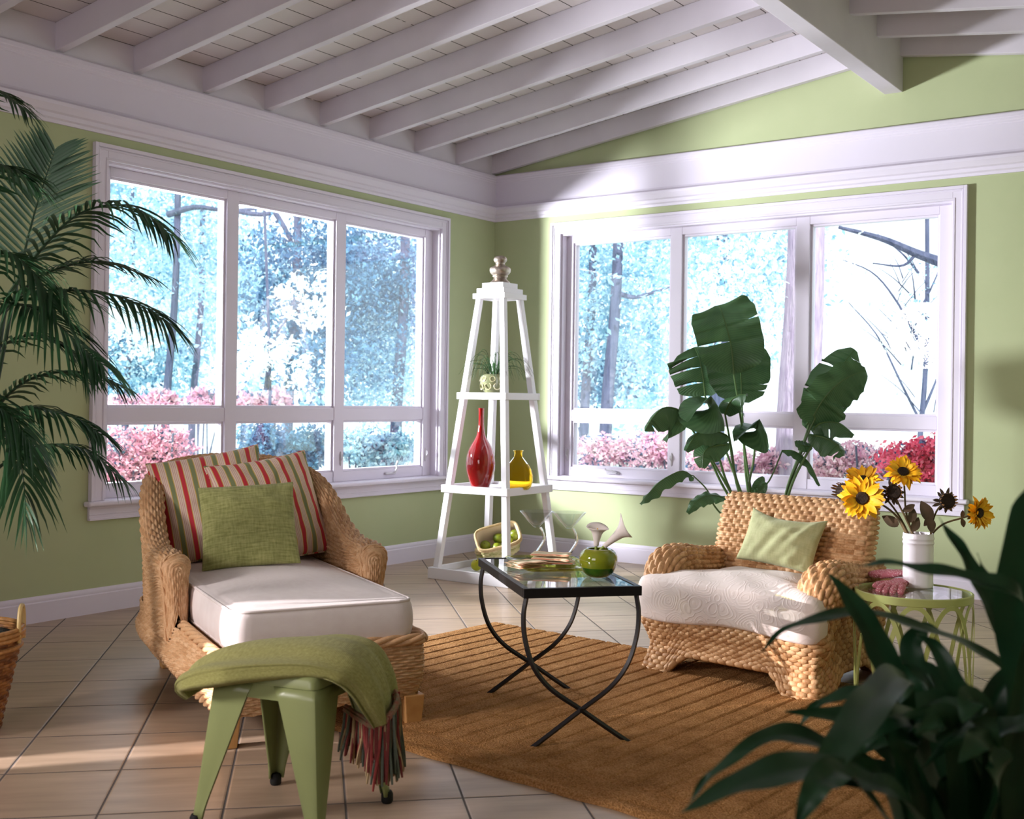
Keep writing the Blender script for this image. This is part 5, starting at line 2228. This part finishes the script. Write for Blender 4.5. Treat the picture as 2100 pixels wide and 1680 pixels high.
# ------------------------------------------------------------------ leaf blades
def blade(mb, mid, half, face, fold=.25, droop=0.0, tears=(), ripple=.004, seed=0, n=34, m_=13, tipp=.9, shape=None):
    """a real leaf surface along a midrib: half(t) or number = half width, face = side it shows, tears = (t, side, from, gap)"""
    mid = cat(np.array(mid, dtype=float), n)
    T_ = np.gradient(mid, axis=0)
    T_ /= np.linalg.norm(T_, axis=1)[:, None]
    L = np.linalg.norm(np.diff(mid, axis=0), axis=1).sum()
    rg = np.random.RandomState(seed)
    s = np.linspace(-1, 1, m_)
    ts = np.linspace(0, 1, n)
    f = np.asarray(face, dtype=float)
    rows, rt, breaks = [], [], {}
    for i in range(n):
        t = ts[i]
        fa = f if f.ndim == 1 else f[0] * (1 - t) + f[1] * t
        side = unit(np.cross(T_[i], fa))
        nrm = np.cross(side, T_[i])
        if shape is None:
            w_ = half * max(.02, math.sin(PI * min(1, (t * .94 + .03)) ** tipp)) ** .62
        else:
            w_ = half * float(np.interp(t, *shape))
        a = np.abs(s) * w_
        z = fold * a - droop * a * a / max(half, 1e-4)
        z = z + ripple * np.sin(31 * t + 2.3 * np.sign(s) + seed) * np.abs(s) ** 2 + ripple * .7 * np.sin(17 * t + seed * 1.7) * np.abs(s)
        P = mid[i] + s[:, None] * w_ * side + z[:, None] * nrm - A3((0, 0, 1)) * (droop * .6 * np.abs(s) ** 2 * w_)[:, None]
        rows.append(P)
        rt.append(t)
        for (t0, sg, s0, gap) in tears:
            if i < n - 1 and ts[i] <= t0 < ts[i + 1]:
                Q = P.copy()
                msk = (s * sg) > s0
                Q[msk] += T_[i] * (gap * (s[msk] * sg - s0) / (1 - s0))[:, None]
                breaks[len(rows) - 1] = msk
                rows.append(Q)
                rt.append(t + 1e-4)
    P = np.array(rows)
    nn = len(P)
    F, UV = [], []
    for i in range(nn - 1):
        for j in range(m_ - 1):
            if i in breaks and (breaks[i][j] or breaks[i][j + 1]):
                continue
            F.append((i * m_ + j, (i + 1) * m_ + j, (i + 1) * m_ + j + 1, i * m_ + j + 1))
            for (a, b_) in ((i, j), (i + 1, j), (i + 1, j + 1), (i, j + 1)):
                UV.append((rt[a] * L + abs(s[b_]) * half * .35, s[b_] * half))
    mb.add(P.reshape(-1, 3), np.array(F), np.array(UV))
    return mid


# ------------------------------------------------------------------ broad leaved plant behind the armchair
BD = 6.75
bb = at(1572, 1250, BD)
bb[2] = 0
bop = thing('bird_of_paradise_plant', 'tall broad leaved plant with torn paddle leaves behind the seagrass armchair', 'plant', bb)
b = MB()
b.lathe([(.001, 0), (.13, 0), (.14, .01), (.175, .28), (.185, .285), (.185, .31), (.168, .31), (.16, .28), (.001, .275)], 36)
obj('pot', b, M['canvas'], bop)
b = MB()
b.lathe([(.001, .283), (.162, .281)], 24)
obj('soil', b, M['soil'], bop)
Vw = -FW


def bleaf(stalk, mid, half_px, face, r_=.009, **kw):
    base = at(1572 + kw.pop('bx', 0), 1180, BD)
    base[2] = .27
    S = [at(x, y, BD + d) for x, y, d in stalk]
    b = MB()
    P = cat(np.array([base] + S), 24)
    Mi = [at(x, y, BD + d) for x, y, d in mid]
    P = np.vstack([P, cat(np.array(Mi), 14)[1:]])
    rr_ = np.concatenate([np.linspace(r_, r_ * .62, 24), np.linspace(r_ * .6, r_ * .12, len(P) - 24)])
    b.tube(P, rr_, 7)
    so = obj('stalk', b, M['bopstalk'], bop, world=True)
    b = MB()
    blade(b, Mi, half_px / FPX * BD, face, **kw)
    obj('leaf', b, M['bopleaf'], so, world=False if False else True, ang=180)


# the large upright leaf
SHP = ([0, .05, .15, .35, .6, .8, .93, 1], [.05, .38, .75, 1, 1.0, .93, .62, .05])
bleaf([(1540, 1005, 0), (1518, 850, 0), (1505, 768, 0)], [(1505, 766, 0), (1500, 715, 0), (1491, 675, 0), (1480, 640, .02), (1474, 626, .05)], 67, Vw + RT * -.1, fold=.10, ripple=.012, tears=((.36, -1, .06, .05), (.56, 1, .72, .012)), seed=3, shape=([0, .05, .14, .3, .5, .7, .85, .94, 1], [.25, .72, .95, 1.0, 1.0, 1.0, .88, .62, .12]), r_=.0085)
# fingers to the left, behind it
bleaf([(1520, 1010, .06), (1480, 900, .1), (1446, 812, .1)], [(1446, 812, .1), (1441, 770, .1), (1434, 735, .1), (1424, 712, .12)], 52, Vw + RT * .25 + UP * .3, fold=-.25, droop=.2, tears=((.22, -1, .1, .05), (.5, -1, .1, .05), (.74, -1, .15, .04)), seed=5, shape=([0, .1, .3, .6, .85, 1], [.3, .9, 1.05, 1.15, 1.1, .7]))
# round leaf behind on the right
bleaf([(1535, 1010, .05), (1524, 880, .06), (1521, 812, .08)], [(1521, 826, .08), (1520, 780, .08), (1518, 740, .06), (1516, 705, .06)], 62, Vw + UP * .15, fold=-.15, droop=.1, seed=7, shape=([0, .12, .35, .7, .9, 1], [.25, .75, 1.05, 1.1, .95, .6]), tears=((.2, 1, .8, .01), (.3, 1, .82, .01)))
# far left, arching over and down
bleaf([(1490, 1010, 0), (1450, 930, -.02), (1411, 868, -.05)], [(1414, 866, -.05), (1394, 842, -.08), (1362, 836, -.10), (1338, 858, -.12), (1322, 884, -.12)], 30, UP + Vw * .75, fold=-.5, droop=.7, seed=9, shape=([0, .08, .3, .6, .85, 1], [.4, 1.1, 1.2, .9, .55, .05]), tears=((.8, 1, .4, .02), (.86, -1, .4, .02)))
# tent shaped leaves in the middle
bleaf([(1500, 1010, -.04), (1475, 940, -.06), (1458, 880, -.08)], [(1460, 874, -.08), (1459, 838, -.12), (1458, 815, -.20), (1458, 812, -.32)], 36, UP * .8 + Vw * .7, fold=-.75, droop=.5, seed=11, shape=([0, .1, .35, .7, 1], [.3, 1.0, 1.15, 1.05, .3]))
bleaf([(1516, 1010, -.02), (1500, 920, -.04), (1487, 850, -.06)], [(1487, 850, -.06), (1496, 826, -.08), (1512, 812, -.12), (1530, 808, -.16)], 27, UP * .7 + Vw * .8, fold=-.4, droop=.5, seed=12)
bleaf([(1520, 1010, -.05), (1505, 960, -.06), (1495, 900, -.06)], [(1497, 896, -.06), (1465, 884, -.1), (1430, 890, -.12), (1406, 925, -.14)], 21, UP + Vw * .8, fold=-.35, droop=.4, seed=13)
bleaf([(1500, 1012, -.06), (1470, 960, -.08), (1448, 920, -.1)], [(1496, 912, -.1), (1470, 914, -.11), (1445, 926, -.12), (1440, 960, -.14)], 25, Vw + UP * .5, fold=-.3, droop=.25, seed=14, tears=((.8, 1, .3, .012),))
bleaf([(1538, 1010, -.02), (1545, 950, -.03), (1550, 898, -.04)], [(1550, 896, -.04), (1553, 876, -.08), (1556, 862, -.16), (1558, 860, -.24)], 34, UP * .8 + Vw * .6 + RT * .1, fold=-.8, droop=.5, seed=15)
bleaf([(1545, 1010, -.02), (1575, 990, -.04), (1600, 935, -.05), (1604, 924, -.05)], [(1604, 924, -.05), (1630, 926, -.08), (1660, 950, -.10), (1682, 996, -.12)], 12, UP + Vw * .5 + RT * .3, fold=-.4, droop=.3, seed=16, r_=.006)
# low ones on the left
bleaf([(1475, 1050, -.1), (1450, 1005, -.15), (1422, 976, -.2)], [(1424, 980, -.2), (1398, 966, -.24), (1358, 985, -.28), (1330, 1012, -.3), (1313, 1034, -.3)], 13, UP + Vw * .6, fold=-.45, droop=.5, seed=18, ripple=.010, r_=.006)
bleaf([(1500, 1050, -.1), (1490, 1028, -.12)], [(1488, 1022, -.12), (1460, 1016, -.18), (1432, 1026, -.22), (1410, 1052, -.25)], 15, Vw + UP * .8, fold=-.2, droop=.2, seed=19, ripple=.008, r_=.006)
bleaf([(1545, 1040, -.03), (1552, 1005, -.03)], [(1545, 1012, -.03), (1556, 994, -.04), (1566, 978, -.05)], 11, Vw + UP * .4, seed=20, r_=.005)
bleaf([(1548, 1040, -.05), (1554, 1020, -.05)], [(1544, 1016, -.05), (1560, 1008, -.06), (1572, 990, -.07)], 10, Vw + UP * .4, seed=21, r_=.005)
# right hand group
bleaf([(1612, 1012, .0), (1640, 930, .0), (1668, 848, .0)], [(1668, 850, .0), (1700, 800, .0), (1724, 755, .0), (1752, 716, .02)], 44, Vw + RT * -.1 + UP * .2, fold=-.25, droop=.15, seed=23, tears=((.25, -1, .2, .03), (.66, -1, .15, .03), (.8, 1, .3, .015), (.88, 1, .3, .02)), shape=([0, .08, .25, .5, .75, .9, 1], [.3, .85, 1.1, 1.15, .85, .65, .2]), bx=20)
bleaf([(1614, 1012, -.05), (1645, 920, -.07), (1672, 856, -.09)], [(1660, 868, -.09), (1688, 820, -.1), (1720, 786, -.14), (1752, 768, -.18), (1776, 760, -.2)], 46, Vw + RT * .25 + UP * -.25, fold=.25, droop=.1, seed=25, ripple=.014, tears=((.22, -1, .3, .03), (.3, 1, .25, .03)), shape=([0, .06, .2, .45, .7, .9, 1], [.5, 1.0, 1.15, 1.05, .95, .6, .2]), bx=20)
bleaf([(1612, 1012, .02), (1640, 940, .0), (1662, 858, .0)], [(1650, 876, .0), (1670, 856, .0), (1700, 848, -.02), (1734, 856, -.04)], 22, Vw + UP * .2, fold=-.2, seed=26, bx=20)
bleaf([(1616, 1012, -.06), (1655, 930, -.08), (1680, 890, -.1)], [(1664, 884, -.1), (1684, 868, -.12), (1720, 868, -.16), (1752, 892, -.2)], 24, UP + Vw * .8, fold=-.35, droop=.5, seed=27, bx=20, tears=((.5, 1, .3, .02),))
bleaf([(1618, 1012, -.1), (1650, 940, -.12), (1672, 905, -.14)], [(1658, 892, -.14), (1690, 898, -.17), (1715, 912, -.2), (1728, 936, -.22)], 25, UP * .7 + Vw * .9, fold=-.3, droop=.4, seed=28, bx=20, tears=((.85, 1, .2, .03), (.7, -1, .4, .02)))
bleaf([(1612, 1012, -.06), (1636, 950, -.08), (1655, 922, -.1)], [(1666, 916, -.1), (1648, 914, -.12), (1630, 908, -.14)], 13, Vw + UP * .6, fold=-.3, seed=29, bx=20, r_=.005)

# ------------------------------------------------------------------ palm in a wicker basket on the left
PC = A3((1.50, -5.095, 0))
PDEP = float((PC - CAM) @ FW)
pa = thing('palm_plant', 'feathery dark green palm in a brown wicker basket at the left edge', 'plant', PC)
b = MB()
a = np.linspace(0, 2 * PI, 40, endpoint=False)
ring = lambda r_, z: np.stack([np.cos(a) * r_, np.sin(a) * r_, np.full(40, z)], 1)
G = np.array([ring(.135, .0), ring(.150, .08), ring(.172, .18), ring(.190, .27), ring(.200, .345)]).transpose(1, 0, 2)
woven(b, G, cu=True, su=.030, rv=.013, amp=.008, nu=5, nv=4, style=1)
b.add(ring(.135, .002), [list(range(40))])
bk = obj('basket', b, M['darkbasket'], pa, ang=180)
b = MB()
for z, r_ in ((.345, .200), (.332, .204), (.318, .203), (.285, .197)):
    q = ring(r_, z)
    b.tube(np.vstack([q, q[:1]]), .008, 7, cap=False)
obj('basket_rim', b, mat('light wicker rim', lin(196, 146, 84), .5, vary=lin(160, 110, 60), vscale=50, bump=.3, bscale=90), bk)
hd = unit(A3((RT[0], RT[1], 0)) + A3((FW[0], FW[1], 0)) * .25)
for s_ in (-1, 1):
    c0 = hd * s_ * .198
    tg = A3((-hd[1], hd[0], 0)) * .045
    b = MB()
    P = cat(np.array([c0 - tg + A3((0, 0, .30)), c0 - tg * 1.05 + A3((0, 0, .37)), c0 - tg * .5 + A3((0, 0, .415)), c0 + tg * .5 + A3((0, 0, .415)), c0 + tg * 1.05 + A3((0, 0, .37)), c0 + tg + A3((0, 0, .30))]), 26)
    b.tube(P, .0075, 8)
    obj('basket_handle', b, mat('pale cane handle', lin(204, 176, 118), .5, bump=.2, bscale=90), bk)
b = MB()
rg = np.random.RandomState(2)
for r0 in (0,):
    rr_ = np.linspace(.001, .188, 12)
    aa = np.linspace(0, 2 * PI, 36, endpoint=False)
    P = np.zeros((36, 12, 3))
    for j, r_ in enumerate(rr_):
        P[:, j, 0], P[:, j, 1] = np.cos(aa) * r_, np.sin(aa) * r_
        P[:, j, 2] = .305 + .04 * (1 - (r_ / .19) ** 2) + .016 * rg.rand(36)
    b.grid(P, cu=True)
obj('moss', b, M['moss'], pa)


def frond(pts, Lf, n=26, dd=0.0, droop=.5, stem_from=None, spread=.9, wid=.0070, seed=0, face=None, start=.12):
    rg = np.random.RandomState(seed)
    Mi = np.array([at(x, y, PDEP + dd + d) for x, y, d in pts])
    base = PC + A3((rg.uniform(-.05, .05), rg.uniform(-.05, .05), .33))
    mid = cat(Mi, 60)
    b = MB()
    if stem_from is None:
        S = cat(np.array([base, base * .55 + Mi[0] * .45 + A3((0, 0, .12)), Mi[0]]), 24)
        b.tube(np.vstack([S, mid[1:]]), np.concatenate([np.linspace(.010, .006, 24), np.linspace(.006, .0012, 59)]), 6)
    else:
        b.tube(mid, np.linspace(.006, .0012, 60), 6)
    ro = obj('frond', b, M['palmstem'], pa, world=True)
    b = MB()
    T_ = np.gradient(mid, axis=0)
    T_ /= np.linalg.norm(T_, axis=1)[:, None]
    up0 = A3((0, 0, 1)) if face is None else A3(face)
    for i in range(n):
        t = start + (1 - start) * (i / (n - 1))
        k_ = min(59, int(t * 59))
        p, tg = mid[k_], T_[k_]
        side = unit(np.cross(tg, up0))
        up = np.cross(side, tg)
        ln = Lf * (.45 + .75 * math.sin(PI * min(1, .18 + .78 * t))) * rg.uniform(.88, 1.1)
        for sg in (-1, 1):
            d0 = unit(tg * (.55 + .6 * t) + side * sg * spread + up * rg.uniform(.05, .3))
            q = []
            for s in np.linspace(0, 1, 7):
                q.append(p + d0 * ln * s - A3((0, 0, 1)) * droop * ln * s * s * rg.uniform(.9, 1.1))
            q = np.array(q)
            w_ = wid * np.array([.5, .95, 1, .95, .75, .45, .03])
            tq = np.gradient(q, axis=0)
            sd = np.cross(tq, up)
            sd /= np.linalg.norm(sd, axis=1)[:, None] + 1e-9
            nv = np.cross(sd, tq)
            nv /= np.linalg.norm(nv, axis=1)[:, None] + 1e-9
            rows = np.stack([q - sd * w_[:, None] + nv * (w_ * .35)[:, None], q, q + sd * w_[:, None] + nv * (w_ * .35)[:, None]], 1)
            b.grid(rows)
    obj('leaflets', b, M['palmleaf'], ro, world=True, ang=180)


frond([(22, 640, 0), (45, 540, 0), (70, 440, .02), (92, 370, .03), (112, 310, .04)], .21, 24, 0, .10, spread=1.0, seed=1, face=-FW, start=.25)
frond([(20, 600, -.1), (90, 505, -.12), (160, 440, -.15), (240, 420, -.18), (300, 440, -.2), (345, 478, -.22)], .20, 30, 0, .55, seed=2)
frond([(10, 640, .1), (70, 575, .1), (140, 545, .12), (215, 538, .12), (300, 566, .12)], .17, 28, 0, .35, seed=3)
frond([(-20, 660, -.2), (50, 605, -.25), (130, 595, -.3), (230, 605, -.32), (300, 632, -.35), (340, 660, -.36)], .19, 32, 0, .6, seed=4)
frond([(-20, 640, -.1), (40, 625, -.15), (100, 650, -.2), (160, 705, -.22), (205, 745, -.25)], .20, 28, 0, .6, seed=5)
frond([(-30, 860, 0), (40, 790, 0), (110, 765, 0), (185, 768, 0), (255, 795, 0)], .15, 26, 0, .5, seed=6)
frond([(-40, 900, -.1), (40, 838, -.1), (110, 845, -.12), (165, 862, -.12), (205, 890, -.14)], .16, 24, 0, .6, seed=7)
frond([(-40, 990, 0), (40, 930, 0), (120, 912, 0), (185, 928, 0), (250, 985, 0)], .14, 26, 0, .6, seed=8)
frond([(-60, 790, -.15), (-10, 820, -.2), (30, 900, -.22), (48, 985, -.25), (52, 1060, -.25)], .15, 20, 0, .7, seed=9)
frond([(-200, 420, -.1), (-120, 250, -.1), (-60, 190, -.12), (0, 190, -.15), (50, 225, -.16)], .16, 24, 0, .5, seed=10)
frond([(-160, 560, -.2), (-90, 420, -.25), (-30, 350, -.28), (20, 345, -.3), (62, 372, -.3)], .18, 24, 0, .55, seed=11)
frond([(-140, 700, -.3), (-60, 560, -.33), (10, 520, -.36), (70, 560, -.38), (110, 630, -.4)], .19, 28, 0, .7, seed=12)
frond([(-120, 900, .1), (-30, 740, .1), (50, 690, .1), (110, 700, .12), (165, 735, .12)], .16, 24, 0, .5, seed=13)
frond([(-140, 1000, .05), (-70, 900, 0), (-10, 880, 0), (40, 905, 0), (90, 960, 0)], .15, 22, 0, .6, seed=14)
frond([(-140, 960, -.3), (-90, 860, -.35), (-30, 830, -.38), (20, 850, -.4), (60, 905, -.42)], .16, 24, 0, .7, seed=15)

# ------------------------------------------------------------------ dark strap leaved plant close to the camera
FD = 1.75
fb_ = at(1965, 1760, FD)
fb_[2] = 0
fp = thing('strap_leaf_plant', 'dark strap leaved plant close to the camera in the lower right corner', 'plant', fb_)
b = MB()
b.lathe([(.001, 0), (.11, 0), (.118, .008), (.150, .33), (.160, .335), (.160, .37), (.146, .37), (.14, .335), (.001, .33)], 36)
obj('pot', b, M['canvas'], fp)
b = MB()
b.lathe([(.001, .342), (.142, .338)], 24)
obj('soil', b, M['soil'], fp)


def strap(pts, half_px, face, fold=.35, seed=0, root=True, shape=([0, .15, .5, .8, 1], [.55, .85, 1, .6, .02])):
    P = [at(x, y, FD + d) for x, y, d in pts]
    rg = np.random.RandomState(seed + 50)
    k = 0
    if root:
        base = fb_ + A3((rg.uniform(-.06, .06), rg.uniform(-.06, .06), .335))
        P = [base, (base + P[0]) / 2 + A3((rg.uniform(-.02, .02), rg.uniform(-.02, .02), .02))] + P
        sh = (np.concatenate([[0, .12], .2 + np.array(shape[0]) * .8]), np.concatenate([[.18, .24], [max(shape[1][0], .45)], shape[1][1:]]))
    else:
        sh = shape
    b = MB()
    blade(b, P, half_px / FPX * FD, face, fold=fold, ripple=.003, seed=seed, n=44, m_=9, shape=sh)
    obj('leaf', b, M['strapleaf'], fp, world=True, ang=180)


U2 = UP * .8
strap([(1850, 1450, 0), (1800, 1330, 0), (1750, 1240, .0), (1700, 1176, .0)], 31, Vw + RT * .3, seed=1)
strap([(2075, 1420, .1), (1990, 1326, .1), (1894, 1292, .08), (1800, 1264, .05), (1700, 1264, 0), (1612, 1290, -.03), (1560, 1340, -.05)], 17, UP + Vw * .5, seed=2, shape=([0, .2, .5, .75, 1], [.8, 1, 1, .75, .03]))
strap([(2110, 1330, -.15), (2090, 1226, -.2), (2000, 1190, -.2), (1912, 1168, -.2), (1830, 1158, -.18), (1756, 1160, -.16)], 22, UP + Vw * .8, seed=3, shape=([0, .2, .45, .75, 1], [1.1, 1.1, .8, .45, .03]))
strap([(2080, 1420, 0), (2044, 1275, 0), (2006, 1192, .0), (1965, 1122, .0), (1926, 1060, .0)], 22, Vw + RT * .4, seed=4)
strap([(2070, 1400, .05), (2040, 1230, .05), (2003, 1134, .05)], 15, Vw + RT * .2, seed=5)
strap([(2105, 1420, -.1), (2085, 1290, -.1), (2090, 1180, -.12), (2118, 1050, -.15), (2140, 980, -.15)], 44, Vw + RT * -.2, fold=.2, seed=6, shape=([0, .2, .5, .8, 1], [.7, .9, 1, .9, .2]))
strap([(1850, 1400, -.1), (1800, 1430, -.2), (1745, 1500, -.28), (1690, 1580, -.32), (1640, 1650, -.34)], 36, UP + Vw * .7, seed=7, fold=.2)
strap([(1960, 1480, .1), (1930, 1410, .12), (1880, 1370, .14), (1832, 1345, .15)], 34, Vw * .8 + UP * .8, seed=8, fold=.15)
strap([(1850, 1640, -.3), (1790, 1610, -.32), (1690, 1580, -.35), (1594, 1588, -.38), (1500, 1614, -.40), (1390, 1670, -.42)], 34, UP + Vw * .5, seed=9, fold=.25, shape=([0, .2, .5, .75, 1], [.6, .8, 1.1, .8, .02]))
strap([(1800, 1600, -.2), (1700, 1535, -.22), (1620, 1510, -.24), (1556, 1522, -.26), (1486, 1566, -.28), (1440, 1610, -.28), (1410, 1655, -.28)], 24, UP + Vw * .6, seed=10, shape=([0, .2, .4, .6, .8, 1], [.9, 1, 1, .5, .3, .03]))
strap([(1850, 1440, 0), (1792, 1418, 0), (1725, 1425, 0), (1669, 1455, 0), (1630, 1500, 0)], 15, UP + Vw * .6, seed=11)
strap([(1900, 1440, .12), (1880, 1380, .14), (1868, 1320, .15), (1895, 1290, .15), (1925, 1290, .15)], 26, Vw + RT * -.3, seed=12, fold=.15)
strap([(1990, 1560, -.1), (2030, 1520, -.15), (2080, 1490, -.18), (2140, 1470, -.2)], 34, UP + Vw * .6, seed=13)
strap([(1750, 1600, -.35), (1690, 1600, -.4), (1660, 1640, -.42), (1632, 1700, -.42)], 26, UP + Vw * .8, seed=14)
strap([(1990, 1480, 0), (1955, 1400, 0), (1920, 1330, .02), (1880, 1300, .02)], 22, Vw, seed=15)
strap([(1960, 1560, -.1), (1890, 1490, -.15), (1830, 1470, -.18), (1770, 1510, -.2), (1740, 1570, -.22)], 36, UP + Vw * .7, seed=16, fold=.2)
strap([(2010, 1540, -.05), (2040, 1430, -.05), (2095, 1370, -.05), (2150, 1340, -.05)], 30, Vw + UP * .4, seed=17)
rg = np.random.RandomState(21)
for i in range(26):
    x0, y0 = rg.uniform(1840, 2090), rg.uniform(1500, 1650)
    a_ = rg.uniform(-1.0, 1.0) - .15
    L = rg.uniform(90, 190)
    d = rg.uniform(-.25, .2)
    x1, y1 = x0 + L * math.sin(a_), y0 - L * .7 * math.cos(a_)
    x2, y2 = x1 + L * .8 * math.sin(a_) * 1.3, y1 + L * rg.uniform(-.3, .5)
    strap([(x0, y0, d), ((x0 + x1) / 2, (y0 + y1) / 2 - 10, d), (x1, max(y1, 1420), d - .02), (x2, max(y2, 1440), d - .05)], rg.uniform(22, 40), UP * rg.uniform(.3, 1) + Vw * .8 + RT * rg.uniform(-.4, .4), seed=30 + i, fold=rg.uniform(.1, .35))
